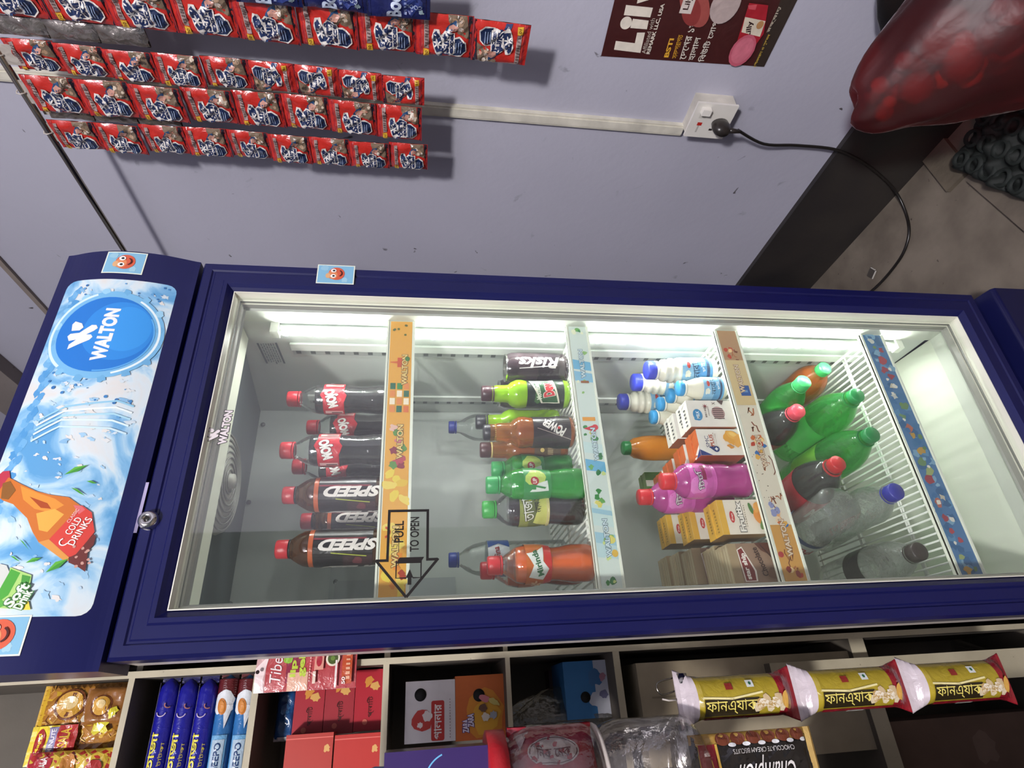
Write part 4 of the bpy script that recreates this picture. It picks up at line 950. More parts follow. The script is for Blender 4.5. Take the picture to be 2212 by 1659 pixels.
def a_wht_top(p, w, dd): p.bars(-w*.4, dd*.2, w*.3, dd*.35, 5, '5a5a5c', 4); p.bars(-w*.3, dd*.55, w*.4, dd*.7, 6, '4a4a4c', 5); p.n = 2; p.ell(0, dd*.8, .002, .002, '3a3a3c', n=8)
for px, Y, lb in ((1483, .100, 'white milk carton at the front with a striped round print'), (1450, .162, 'white milk carton standing directly behind the front white one')):
    o, H = base_of(px, 893, Y, d); X = at(1, .100, 1483, 893).x
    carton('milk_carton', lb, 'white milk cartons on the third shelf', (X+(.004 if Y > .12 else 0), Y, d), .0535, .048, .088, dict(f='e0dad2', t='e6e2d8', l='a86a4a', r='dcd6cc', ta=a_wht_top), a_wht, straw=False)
def a_smc(p, w, h):
    p.n = 1; p.rect(-w*.5, 0, w*.5, h, 'e6e0d6'); p.poly([(-w*.5, h*.98), (-w*.38, h), (-w*.05, h*.80), (-w*.38, h*.62), (-w*.5, h*.66)], 'e6e0d6'); p.poly([(-w*.5, h), (-w*.28, h), (-w*.5, h*.74)], '2a3a7c'); p.n = 2
    p.poly([(-w*.5, h*.74), (-w*.28, h), (-w*.16, h), (-w*.5, h*.62)], 'e8e4dc')
    p.text('SMC', w*.02, h*.80, w*.44, h*.085, '3a3e66', 0, .0); p.text('PLUS', w*.06, h*.70, w*.46, h*.085, 'a84a30', 0, .03); p.bars(-w*.12, h*.64, w*.35, h*.655, 8, '9a7a6a', 3); p.bars(-w*.12, h*.61, w*.3, h*.622, 8, '9a7a6a', 4)
    p.ell(-w*.30, h*.66, w*.115, w*.115, '24346e'); p.poly([(-w*.40, h*.70), (-w*.20, h*.72), (-w*.22, h*.82)], '24346e'); p.text('+', -w*.30, h*.66, w*.12, w*.12, 'f0ece4', 0, .05)
    p.blob(w*.10, h*.30, w*.34, 'd89a3a', 4, .5, 16, .8); p.ell(w*.22, h*.22, w*.24, w*.15, 'e0a84a', 60); p.ell(w*.24, h*.22, w*.16, w*.07, 'eabf6a', 60); p.blob(-w*.22, h*.34, w*.16, 'c8842e', 7, .6, 10, .5, 60); p.blob(0, h*.1, w*.3, 'dca04a', 3, .5)
def a_smc_top(p, w, dd): p.rect(-w*.5, 0, w*.5, dd, 'c8622a'); p.poly([(-w*.5, 0), (-w*.1, 0), (-w*.5, dd*.6)], 'e6e0d6'); p.poly([(-w*.5, 0), (-w*.25, 0), (-w*.5, dd*.35)], '2a3a7c'); p.ell(w*.2, dd*.5, .003, .003, 'd8885a', n=10)
Xs = at(1, .095, 1494, 955).x
for k, (Y, lb) in enumerate(((.095, 'orange-topped orange drink carton at the front with a splashing fruit print'), (.155, 'orange-topped carton, second in its row'), (.215, 'orange-topped carton, third in its row'), (.272, 'orange-topped carton with greenish back at the rear of its row'))):
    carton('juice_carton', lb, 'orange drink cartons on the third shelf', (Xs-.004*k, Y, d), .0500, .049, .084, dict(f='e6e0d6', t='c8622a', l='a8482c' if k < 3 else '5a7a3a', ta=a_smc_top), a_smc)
def a_frx(p, w, h):
    p.n = 1; p.rect(-w*.5, 0, w*.5, h*.80, 'e4dac8'); p.rect(-w*.5, h*.86, w*.5, h, 'd8a83a'); p.ell(0, h*.73, w*.17, w*.075, 'c03a38'); p.text('Pran', 0, h*.73, w*.2, w*.06, 'f0dcd0', 0, .02)
    p.text('Fruitix', w*.0, h*.55, w*.86, h*.13, 'ece6da', 0, .05, '3a3838', .06); p.bars(-w*.3, h*.44, w*.35, h*.455, 10, '7a6a50', 3)
    p.ell(w*.22, h*.30, w*.17, w*.055, '4a7a3a', 12); p.ell(-w*.02, h*.14, w*.24, w*.18, 'd88a3c', 20); p.blob(w*.26, h*.16, w*.2, 'e0a050', 5, .5); p.ell(-w*.22, h*.10, w*.2, w*.09, '6a8a4a', -30)
def a_frx_top(p, w, dd): p.bars(-w*.4, dd*.2, w*.3, dd*.3, 8, '9a7420', 4); p.bars(-w*.35, dd*.6, w*.35, dd*.7, 8, '9a7420', 5)
for px, py, Y, lb in ((1566, 1117, .088, 'mango juice carton with yellow top, front of its row'), (1481, 1131, .195, 'mango juice carton with yellow top, behind the front one'), (1440, 1143, .30, 'mango juice carton with yellow top at the back of its row')):
    X = at(1, Y, px, py).x
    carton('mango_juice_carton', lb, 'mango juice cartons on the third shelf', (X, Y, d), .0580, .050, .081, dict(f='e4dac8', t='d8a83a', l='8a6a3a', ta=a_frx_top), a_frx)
def a_star(p, w, h):
    p.n = 1; p.rect(-w*.5, 0, w*.5, h, '8f7460'); p.rect(-w*.5, h*.82, w*.5, h, 'a08c6c'); p.poly([(-w*.46, h*.78), (w*.34, h*.82), (w*.42, h*.70), (-w*.2, h*.50), (-w*.46, h*.52)], 'e8e2d6'); p.poly([(-w*.44, h*.76), (w*.33, h*.80), (w*.38, h*.71), (-w*.2, h*.54), (-w*.44, h*.55)], '7a2428')
    p.text('star ship', -w*.08, h*.69, w*.66, h*.13, 'f0eae0', 4, .04); p.text('Chocolate', w*.02, h*.38, w*.74, h*.13, '3a2420', 14, .02); p.poly([(w*.1, 0), (w*.5, 0), (w*.5, h*.42), (w*.3, h*.3)], '5a3428'); p.line([(w*.1, h*.1), (w*.45, h*.3)], .002, '3a201a'); p.blob(-w*.3, h*.15, w*.18, '7a5c4a', 4, .4)
def a_star_top(p, w, dd):
    for i in range(5): p.n = 1; p.rect(-w*.48, dd*(.08+i*.18), w*.48, dd*(.13+i*.18), 'c0b494')
for k, (px, py, Y, lb) in enumerate(((1577, 1209, .088, 'brown chocolate milk carton at the front left of the third shelf'), (1532, 1212, .142, 'brown chocolate milk carton, second in its row'), (1475, 1216, .197, 'brown chocolate milk carton with its label showing above the front ones'), (1450, 1222, .252, 'brown chocolate milk carton, fourth in its row'), (1428, 1230, .307, 'brown chocolate milk carton at the back of its row'))):
    X = at(1, Y, px, py).x-.006
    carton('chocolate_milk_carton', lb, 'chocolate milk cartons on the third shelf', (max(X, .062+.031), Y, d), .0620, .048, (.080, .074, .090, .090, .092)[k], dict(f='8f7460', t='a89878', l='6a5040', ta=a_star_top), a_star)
def a_pink(p, R, z0, z1):
    h = z1-z0; p.rect(-R*2.4, z0, R*2.4, z1, 'c85aa8'); p.blob(-R*.3, z0+h*.7, R*.6, 'd87cc0', 3, .3); p.blob(R*.5, z0+h*.4, R*.5, 'b84a94', 3, .3); p.rect(R*.0, z0+h*.42, R*.9, z0+h*.56, '8a2450')
    p.text('িটঢি', R*.08, z0+h*.68, R*1.25, h*.22, 'f0e4ec', 10, .0, '2a1a30', .06)
for px, py, Y, lb in ((1428, 1040, .115, 'pink drink bottle with red cap in front on the third shelf'), (1379, 1074, .19, 'second pink drink bottle with red cap, farther back')):
    o, H = base_of(px, py, Y, d)
    bottle('pink_drink_bottle', lb, o, H, .0300, [(0, .01), (.7, 0), (.97, .012), (1, .05), (1, .14), (.9, .22), (1, .30), (1, .40), (.90, .46), (1, .54), (1, .70), (.90, .77), (.64, .83), (.46, .86), (.44, .90)], 'pink_pet', 'cc2a34', group='pink drink bottles on the third shelf', liq=(.77, 'b83c92'), art=a_pink, lab=(H*.44, H*.74), labcol='c85aa8', caph=.020)
o, H = base_of(1345, 968, .30, d)
bottle('juice_bottle', 'orange juice bottle with green cap behind the orange-topped cartons', o, H, .0270, P_OJ, 'gloss', '2f8a4a', body='c47a28', capr=.0150, caph=.018)
o, H = base_of(1397, 1045, .345, d)
carton('green_carton', 'small green and white pack behind the orange-topped cartons', None, (o.x, .335, d), .045, .04, .095, dict(f='4a7a3a', t='6a8a4a', l='4a6a38'), lambda p, w, h: p.rect(-w*.2, h*.1, w*.1, h, 'd8d4c8'))
# ---- bottles lying on the lowest shelf, caps towards the door
d = DK[3]
def lying(px, py, z, L, R, name, label, mat, capcol, yaw=0, pitch=0, up=0, **k):
    q = at(2, d+z, px, py); Y = max(q.y, .098)
    if q.y < .098: q = at(1, Y, px, py)
    ax = Vector((math.sin(yaw), -math.cos(yaw), 0))
    base = Vector((q.x, q.y, d+z))-ax*L
    fl = k.pop('flip', 0)
    if fl: base = Vector((q.x, q.y, d+z))
    return bottle(name, label, base, L, R, k.pop('prof', P_SLIM), mat, capcol, rot=(-PI/2 if fl else PI/2, 0, yaw), **k)
BIG = [(0, .015), (.6, 0), (.92, .01), (1, .04), (1, .62), (.96, .70), (.82, .78), (.62, .85), (.44, .90), (.38, .92), (.38, .95)]
GG = 'large green soda bottles lying on the lowest shelf'
lying(1918, 937, .043, .270, .0415, 'large_soda_bottle', 'large green bottle lying at the front left with its green cap beside the shelf rail', 'green_pet', '1f7a42', 0, prof=BIG, group=GG, liq=None, labcol='6fb83c', lab=(.06, .15), capr=.0155)
lying(1858, 852, .043, .262, .0415, 'large_soda_bottle', 'large green bottle lying in the middle right of the lowest shelf', 'green_pet', '1f8a48', 0, prof=BIG, group=GG, labcol='3fae4a', lab=(.06, .15), capr=.0155)
lying(1738, 823, .120, .235, .0350, 'large_soda_bottle', 'dark green bottle on the upper layer with a bright green cap', 'green_pet', '3fb464', .10, prof=BIG, group=GG, liq=(.6, '2f5a30'), capr=.0155)
lying(1783, 794, .052, .180, .0360, 'orange_drink_bottle', 'orange drink bottle with green cap lying against the right wall', 'amber_pet', '3fb060', 0, prof=BIG, liq=(.8, 'b85a22'), capr=.0145)
def a_bigcola(p, R, z0, z1):
    h = z1-z0; p.rect(-R*2.8, z0, R*2.8, z1, 'a02030'); p.text('MOJO', R*-.9, z0+h*.5, R*1.6, h*.55, 'e8dcd8', 0, .05); p.text('MOJO', R*1.2, z0+h*.5, R*1.6, h*.55, 'e8dcd8', 0, .05)
lying(1726, 886, .128, .250, .0390, 'large_cola_bottle', 'large dark cola bottle with pinkish red cap on top of the pile', 'pet', 'd8485a', -.05, prof=BIG, group='large cola bottles on the lowest shelf', liq=(.88, '15161a'), art=a_bigcola, lab=(.07, .15), labcol='a02030', capr=.0155)
lying(1812, 999, .110, .250, .0430, 'large_cola_bottle', 'large dark cola bottle with deep red cap beside the clear bottles', 'pet', 'b82a2e', .12, prof=BIG, group='large cola bottles on the lowest shelf', liq=(.88, '15161a'), art=a_bigcola, lab=(.07, .16), labcol='a02030', capr=.0155)
lying(1948, 1060, .040, .255, .0390, 'empty_water_bottle', 'crumpled clear bottle with a dark blue cap on the lowest shelf', 'crushed', '2f3494', .05, prof=BIG, group='clear bottles on the lowest shelf', crush=.16, capr=.0160)
lying(1992, 1190, .040, .240, .0380, 'empty_water_bottle', 'clear bottle with black cap and a dark label band, left end of the lowest shelf', 'crushed', '3a3432', .02, prof=BIG, group='clear bottles on the lowest shelf', labcol='22282a', lab=(.085, .130), capr=.0160, crush=.04, art=lambda p, R, a, c: [p.blob(R*s, (a+c)/2, R*.2, '6a6e70', i, .6) for i, s in enumerate((-1.2, -.4, .3, 1))] and None)
lying(1818, 1092, .112, .230, .0420, 'empty_water_bottle', 'clear ribbed bottle with its bottom towards the door and a white and blue label', 'crushed', 'd8dcd8', .10, prof=BIG, group='clear bottles on the lowest shelf', labcol='c8d0cc', lab=(.10, .16), capr=.0150, crush=.10, flip=1,
      art=lambda p, R, a, c: p.rect(-R*2.5, a, R*2.5, a+.012, '2a4a7a').text('Pure', -R*1.0, (a+c)/2+.004, R*1.2, .02, 'a83440', 0, .02))

# ================================================================ SHELVING BESIDE THE REFRIGERATOR
CY = .25
def cz(x, y, Y=CY): return at(1, Y, x, y).z
def cx_(x, y, Y=CY): return at(1, Y, x, y).x
PXL, PXR = cx_(784, 1438), cx_(784, 1424)
div = [(cz(278, 1471), cz(291, 1471)), (cz(545, 1490), cz(559, 1490)), (cz(828, 1440), cz(841, 1440)), (cz(1091, 1425), cz(1101, 1425)), (cz(1322, 1405), cz(1336, 1405)), (cz(1872, 1510), cz(1905, 1510))]
SL, SR = -.95, .0295
root = thing('pigeonhole_shelving', 'cream-edged plywood pigeonhole shelving standing left of the refrigerator', 'shelving', (-.45, CY+.1, FZ)); o0 = Vector((-.45, CY+.1, FZ))
def S(mb, nm, mats, **k): mb.v = [tuple(Vector(v)-o0) for v in mb.v]; return mb.build(nm, mats, root, **k)
def plank(nm, x0, x1, y0, y1, z0, z1):
    b = MB(); b.box(x0, x1, y0, y1, z0, z1, 'ffffff', 1)
    b.box(x0, x1, y0-.0012, y0-.0001, z0, z1, 'ffffff', 0); S(b, nm, ['wood_edge', 'wood_dark'])
for zt, zb in div: plank('shelf_board', SL, PXR if zt > .6 else PXL, CY+.0005, .47, zb, zt)
for zt, zb in div[:4]: plank('shelf_board', PXR, SR, CY+.0005+.02, .47, zb, zt)
plank('shelf_board', SL, SR, CY+.0005, .47, 2.05, 2.065)
plank('upright_post', PXL, PXR, CY, .455, FZ, 2.05)
plank('upright_post', cx_(2100, 1470), cx_(2100, 1407), CY-.02, CY-.001, FZ, cz(1650, 1440))
plank('side_panel', SL-.013, SL, CY, .47, FZ, 2.065); plank('side_panel', SR-.001, SR+.003, CY+.02, .47, FZ, 2.065)
b = MB(); b.box(SL, SR, .47, .476, FZ, 2.06, 'ffffff'); S(b, 'back_panel', 'wood_dark')
def pbox(name, label, px, Yf, dep, col, art=None, cat='box', group=None, floor=None, mat='paper', extra=None, sides=None, x0=None):
    xa, xb, ya, yb = px; X0, X1 = at(1, Yf, xb, yb).x, at(1, Yf, xa, ya).x; Z1, Z0 = at(1, Yf, xa, (ya+yb)/2).z, at(1, Yf, xb, (ya+yb)/2).z
    if floor is not None: Z0 = floor
    if x0 is not None: X0 = x0
    w, h = X1-X0, Z1-Z0; t = thing(name, label, cat, ((X0+X1)/2, Yf, Z0), group)
    b = MB(); b.box(-w/2, w/2, 0, dep, 0, h, col, sides=sides)
    if art: art(Pr(b, plane((0, 0, 0), (1, 0, 0), (0, 0, 1), (0, -1, 0)), dh=.00025), w, h)
    b.build('box_body', mat, t, bevel=0)
    if extra: extra(t, w, h, dep)
    return t
# noodle packs
def packet(name, label, px, Yf, th, col, art, cat, group=None, floor=None, seed=3, x0=None, crimp='t', rot=0, mat='film'):
    xa, xb, ya, yb = px; X0, X1 = at(1, Yf, xb, yb).x, at(1, Yf, xa, ya).x; Z1, Z0 = at(1, Yf, xa, (ya+yb)/2).z, at(1, Yf, xb, (ya+yb)/2).z
    if floor is not None: Z0 = floor
    if x0 is not None: X0 = x0
    w, h = X1-X0, Z1-Z0; t = thing(name, label, cat, ((X0+X1)/2, Yf, Z0), group)
    f = pillow(w, h, th, seed, .0014); b = MB()
    fm = lambda s, tt, hh: (s, -f(s, tt)*.6-hh, tt+h/2)
    b.grid(lambda u, v: fm((u-.5)*w, (v-.5)*h, 0), 14, 14, col); b.grid(lambda u, v: ((u-.5)*w, f((u-.5)*w, (v-.5)*h)*.7+.001, v*h), 14, 14, col)
    if art: art(Pr(b, fm, .010, dh=.0005), w, h)
    b.build('wrapper', mat, t)
    c = MB()
    if crimp == 't': c.box(-w/2, w/2, -.0008, .0008, h-.007, h+.001, col)
    else: c.box(w/2-.006, w/2+.001, -.0008, .0008, 0, h, col)
    c.build('crimped_seal', mat, t); return t
def a_noodle(p, w, h):
    p.rect(-w*.5, -h*.5, w*.5, h*.5, 'a8722c')
    for i in range(60): R_ = random.Random(i); p.n = 2+i % 2; x, y = R_.uniform(-.46, .46)*w, R_.uniform(-.46, .46)*h; a = R_.uniform(0, 6); p.line([(x, y), (x+.007*math.cos(a), y+.007*math.sin(a)), (x+.012*math.cos(a+.8), y+.011*math.sin(a+.8))], .0013, R_.choice(['d8a850', 'c89038', 'e0bc68', '8a5424', 'b87c34']))
    p.n = 5; p.ell(w*.24, h*.15, w*.2, h*.17, '6a3a1c'); p.ell(w*.24, h*.15, w*.17, h*.14, 'c8973c'); p.ell(w*.26, h*.15, w*.085, h*.08, 'dcc28a'); p.ell(w*.26, -h*.35, w*.15, h*.11, 'b88434'); p.ell(w*.30, -h*.38, w*.07, h*.06, 'd8bc88')
    p.rect(-w*.5, h*.10, -w*.02, h*.5, 'e0c838'); p.ell(-w*.24, h*.36, w*.19, h*.06, 'a02828'); p.text('Maggi', -w*.24, h*.36, w*.26, h*.05, 'e8c83c', 0, .03)
    p.rect(-w*.44, h*.18, -w*.04, h*.27, '8a84a8'); p.text('2-MINUTE', -w*.24, h*.225, w*.36, h*.05, 'e8e4e8', 0, .02); p.rect(-w*.44, h*-.02, -w*.02, h*.18, 'a8302c'); p.text('MASALA', -w*.24, h*.10, w*.36, h*.10, 'e0b840', 0, .03)
    p.blob(-w*.05, -h*.25, w*.14, 'd8cc3c', 3, .5); p.blob(w*.05, -h*.1, w*.1, 'e6e0cc', 4, .5)
NG = 'instant noodle packs in the top pigeonhole'
packet('noodle_packet', 'yellow instant noodle packet at the right end of the top pigeonhole', (80, 279, 1484, 1640), .29, .02, 'c8a030', a_noodle, 'noodle packet', NG, floor=div[0][0])
packet('noodle_packet', 'red and yellow noodle packet cut off by the picture edge', (55, 279, 1628, 1720), .262, .014, 'a83028', lambda p, w, h: [p.rect(-w*.5, -h*.5, w*.5, h*.5, 'c8a83a'), p.rect(-w*.5, h*.2, w*.5, h*.5, 'a42a34').text('MASALA', w*.2, h*.3, w*.4, h*.08, 'e6d8d0').blob(w*.25, 0, w*.22, 'b87a3a', 3, .4).blob(w*.1, -h*.3, w*.2, 'a8302c', 4, .4)], 'noodle packet', NG, floor=div[0][0])
packet('noodle_packet', 'noodle packet with a small yellow bowl print leaning on the divider', (186, 279, 1488, 1560), .272, .012, '8a5a2a', lambda p, w, h: [p.ell(0, h*.1, w*.3, h*.25, '6a3a1c'), p.ell(0, h*.1, w*.26, h*.2, 'c8973c'), p.ell(w*.05, h*.1, w*.12, h*.1, 'dcc28a'), p.blob(-w*.2, -h*.2, w*.2, 'd8cc3c', 5, .5)], 'noodle packet', NG, floor=div[0][0])
# biscuit rolls lying in the second pigeonhole
def roll(name, label, group, xr, Yc, Zc, L, r, col, endcol, art):
    t = thing(name, label, 'biscuit roll', (xr, Yc, Zc), group); b = MB()
    b.lathe([(.002, -.002), (r*.55, .003), (r*.9, .010), (r, .020), (r, L-.02), (r*.8, L-.008), (.002, L)], col, 28, axis=0, o=(0, 0, 0), wob=lambda a, z: 1+.03*math.sin(a*3+z*60))
    b.v = [(-v[0], v[1], v[2]) for v in b.v]
    def fm(s, tt, h): a = tt/r; rr = r*1.02+h; return (s, -rr*math.cos(a), rr*math.sin(a))
    art(Pr(b, fm, .006, dh=.0005), L, r); b.build('wrapper', 'film', t)
    b = MB(); b.box(-.004, .010, -.0006, .0006, -r*.9, r*.9, endcol); b.build('crimped_end', 'film', t); return t
def a_blueroll(p, L, r):
    p.rect(-L*.98, r*.9, -L*.02, r*1.0, '8a86a8'); p.text('পতাজা', -.105, r*.25, .068, r*.62, 'd8cc4a', 0, .02); p.text('টাটকা', -.100, -r*.52, .030, r*.36, 'c8b840', 0, .0)
    p.n = 2; p.rect(-.150, r*.30, -.112, r*.80, 'a86a70', .0015) if 0 else p.ell(-.142, r*.55, .020, r*.24, 'b87878'); p.ring(-.045, r*.1, r*.35, .0014, 'b8a8c8', 90, 260, 12); p.ring(-.035, -r*.4, r*.25, .0014, 'a87060', 60, 220, 10)
def a_ltroll(p, L, r):
    p.rect(-.030, -r*1.5, -.004, r*1.5, '5a1c20'); p.n = 2; p.blob(-.036, 0, r*1.3, 'd8dce0', 3, .3); p.poly([(-.04, -r*.9), (-.072, -r*.3), (-.04, 0)], 'd8dce0'); p.n = 3; p.ell(-.042, r*.15, .0115, r*.42, 'b8702c', 10); p.ell(-.042, r*.15, .008, r*.25, 'c88238', 10)
    p.n = 2; p.rect(-.150, -r*.75, -.080, r*.75, '6aa0c8'); p.rect(-.145, -r*.55, -.086, r*.55, 'a8bccc'); p.n = 4; p.text('ANEEPO', -.115, 0, .050, r*.55, '1c3a68', 0, .02)
zb_ = div[1][0]; rr_ = (at(1, .28, 330, 1542).z-zb_)/10
for i in range(5):
    xr = at(1, .28, [532, 490, 440, 395, 352][i], [1461, 1461, 1470, 1470, 1468][i]).x
    if i < 2: roll('biscuit_roll', ['light blue biscuit roll lying lowest in the stack of rolls', 'light blue biscuit roll with almond print, second from the bottom'][i], 'light blue biscuit rolls in the second pigeonhole', xr, .272+rr_, zb_+rr_*(2*i+1), .20, rr_*.98, '2f6aa4', '5a1c20', a_ltroll)
    else: roll('biscuit_roll', ['deep blue biscuit roll resting on the light blue ones', 'deep blue biscuit roll in the middle of the stack', 'deep blue biscuit roll on top of the stack'][i-2], 'deep blue biscuit rolls in the second pigeonhole', xr, .268+rr_+.002*i, zb_+rr_*(2*i+1), .21, rr_*.98, '1c1c8a', '12124a', a_blueroll)
# red boxes and the blue pack
def a_red(p, w, h): p.blob(w*.30, h*.55, h*.22, 'c88838', 5, .5); p.blob(w*.22, h*.30, h*.2, 'd0a058', 6, .5); p.text('প্লািট', -w*.12, h*.45, w*.34, h*.26, '4a1c18', 0, .0) ; p.ell(-w*.36, h*.62, .004, .004, 'c86858')
z3 = div[2][0]; hb = (at(1, .30, 635, 1520).z-z3)/3
for i in range(3):
    x1 = at(1, .30, 730, [1450, 1458, 1470][i]).x; x0_ = at(1, .30, 730, [1583, 1586, 1590][i]).x; h = hb*.98
    t = thing('red_box', ['dark red snack box at the bottom of the stack under the hanging card', 'dark red snack box in the middle of the stack', 'dark red snack box on top of the stack beside the blue packet'][i], 'box', ((x0_+x1)/2, .30, z3+hb*i), 'dark red snack boxes in the third pigeonhole'); b = MB(); w = x1-x0_
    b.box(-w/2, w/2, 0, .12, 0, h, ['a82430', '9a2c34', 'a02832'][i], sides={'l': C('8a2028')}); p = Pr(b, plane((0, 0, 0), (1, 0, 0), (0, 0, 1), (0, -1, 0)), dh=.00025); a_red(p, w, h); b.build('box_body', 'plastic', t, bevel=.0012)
packet('wrapped_packet', 'crinkled blue foil packet lying on the dark red boxes', (597, 634, 1488, 1600), .33, .016, '1f4f86', lambda p, w, h: p.blob(w*.1, 0, h*.3, '3f7ab0', 3, .5).rect(-w*.5, -h*.5, -w*.42, h*.5, 'b8bcc0'), 'packet', None, floor=z3+hb*3, crimp='r')
for (a, c, lb) in ((612, 718, 'lighter red box standing on the other, cut by the picture edge'), (719, 828, 'lighter red box with a glossy corner under another at the picture edge')):
    z0_ = z3 if c > 800 else z3+(at(1, .262, 719, 1620).z-z3)+.0005
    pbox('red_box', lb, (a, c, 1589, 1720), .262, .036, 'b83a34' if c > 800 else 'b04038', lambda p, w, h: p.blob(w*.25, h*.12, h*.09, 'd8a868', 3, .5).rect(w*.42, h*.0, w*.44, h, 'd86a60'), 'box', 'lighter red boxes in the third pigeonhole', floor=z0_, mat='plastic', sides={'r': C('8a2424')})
# lip gel card
def a_lip(p, w, h):
    p.rect(-w*.5, 0, w*.5, h, 'b0484c'); p.rect(-w*.5, h*.90, w*.4, h, 'c8a0a0'); p.poly([(-w*.5, h*.90), (-w*.2, h*.92), (w*.45, h*.88), (w*.1, h), (-w*.5, h)], 'ecd8d8')
    p.n = 3; p.rect(-w*.3, h*.56, w*.5, h*.70, '8a3048'); p.rect(-w*.5, h*.48, -w*.05, h*.68, 'd8a890'); p.text('Tibet', w*.1, h*.80, w*.8, h*.11, 'f0e0e0', 0, .0, None, .07, .2); p.blob(w*.28, h*.69, w*.13, '8ab83a', 4, .3)
    p.n = 4; p.text('lip', w*.05, h*.625, w*.42, h*.075, 'b8cc48', 0, .04); p.text('gel', w*.1, h*.545, w*.55, h*.085, 'b8cc48', 0, .04); p.bars(-w*.3, h*.46, w*.4, h*.47, 10, 'e0b8b0', 5)
    p.rect(-w*.02, h*.33, w*.48, h*.42, 'd89888'); p.ell(w*.22, h*.375, w*.16, h*.028, 'a82c3c'); p.rect(-w*.35, h*.40, -w*.05, h*.43, 'e0c8b8'); p.ell(w*.25, h*.24, w*.20, h*.07, 'e6dcc8'); p.ell(w*.25, h*.24, w*.15, h*.052, '4a5a2c'); p.ell(w*.25, h*.24, w*.06, h*.022, '6a8a3a')
    p.rect(-w*.48, h*.19, w*.2, h*.21, 'e4d8d4'); p.rect(-w*.4, h*.04, w*.5, h*.14, 'b85030'); p.bars(-w*.3, h*.06, w*.4, h*.10, 6, 'e0a888', 6); p.text('50', -w*.32, h*.12, w*.18, h*.035, 'f0e0d8', 0, .03); p.ell(0, h*.965, w*.05, w*.05, '2a1a1a')
xl, xr = at(1, .236, 660, 1491).x, .024
t = thing('hanging_card', 'glossy pinkish red lip gel card hanging over the edge of the shelving', 'display card', ((xl+xr)/2, .2465, at(1, .236, 768, 1470).z))
b = MB(); w = xr-xl; h = at(1, .236, 549, 1470).z-at(1, .236, 768, 1470).z; fm = lambda s, tt, hh: (s, -.004-.005*math.cos(s/w*2.6)-hh, tt)
b.grid(lambda u, v: fm((u-.5)*w, v*h, 0), 10, 12, 'b0484c'); b.grid(lambda u, v: ((u-.5)*w, -.001-.003*math.cos((u-.5)*2.6), v*h), 4, 4, 'b8a8a8'); a_lip(Pr(b, fm, .008, dh=.0003), w, h); b.build('printed_card', 'film', t)
b = MB(); b.tube([(0, -.003, h*.965), (0, .001, h+.01)], .0012, '2a2424', 6); b.build('hanging_thread', 'plastic', t)
# white and orange boxes with round holes
def hole(t, w, h, dep, hx=0, hz=.78):
    b = MB(); b.lathe([(0, -.0016), (.0095, -.0014), (.0095, .0)], '0c0a0a', 24, (w*hx, 0, h*hz), axis=1); b.build('punched_hole', 'matte', t)
def a_palnar(p, w, h):
    p.rect(-w*.5, 0, w*.5, h, 'd4d0d0'); p.n = 2; p.rect(-w*.45, h*.24, w*.25, h*.44, 'b4302c', .003); p.text('পাওলার', -w*.10, h*.34, w*.6, h*.10, 'ece4e0', 0, .02); p.blob(-w*.12, h*.62, w*.23, 'b83a34', 4, .25); p.blob(-w*.02, h*.57, w*.12, 'd8d0cc', 7, .4); p.blob(-w*.18, h*.60, w*.07, 'c86a60', 8, .4)
    p.n = 4; p.bars(-w*.4, h*.16, w*.45, h*.175, 14, '8a7874', 4)
    for i in range(5): p.ell(-w*.35+i*w*.16, h*.20, .0012, .0012, 'a05048', n=8)
def a_zara(p, w, h):
    p.rect(-w*.5, 0, w*.5, h, 'c86830'); p.n = 2; p.blob(0, h*.34, w*.48, 'd0882c', 3, .2); p.blob(-w*.1, h*.3, w*.34, 'd8a030', 5, .25); p.n = 4; p.rect(-w*.40, h*.72-h*.1, -w*.06, h*.72, '5a4a7a') if 0 else None
    p.text('ZARA ZARA', -w*.18, h*.72, w*.42, h*.08, 'e0d8e8', 0, .04, '5a4484', .09); p.blob(w*.22, h*.50, w*.13, 'c87880', 4, .4); p.blob(w*.26, h*.38, w*.12, 'c8b868', 5, .4, k=.5); p.blob(w*.06, h*.42, w*.10, '6a4a3a', 6, .4); p.blob(-w*.06, h*.40, w*.09, 'd8cfc0', 7, .4); p.blob(w*.10, h*.32, w*.08, '9aa0a8', 8, .4)
z4 = div[3][0]
pbox('snack_box', 'white box with a red print and a round hole', (874, 984, 1474, 1604), .285, .12, 'd4d0d0', lambda p, w, h: [p.rect(-w*.5, 0, w*.5, h, 'd4d0d0')] and None, floor=None) if 0 else None
def tallbox(label, x0, x1, ya, yb, col, art, hx, hz, z0, Yf=.285):
    # boxes piled on one another: the picture's left is up
    Z1, Z0 = at(1, Yf, x0, (ya+yb)/2).z, z0; X1, X0 = at(1, Yf, (x0+x1)/2, ya).x, at(1, Yf, (x0+x1)/2, yb).x
    w, h = X1-X0, Z1-Z0; t = thing('snack_box', label, 'box', ((X0+X1)/2, Yf, Z0), 'snack boxes with punched holes'); b = MB(); b.box(-w/2, w/2, 0, .12, 0, h, col); art(Pr(b, plane((0, 0, 0), (1, 0, 0), (0, 0, 1), (0, -1, 0)), dh=.00025), w, h)
    b.build('box_body', 'paper', t, bevel=.001); hole(t, w, h, .12, hx, hz); return Z1
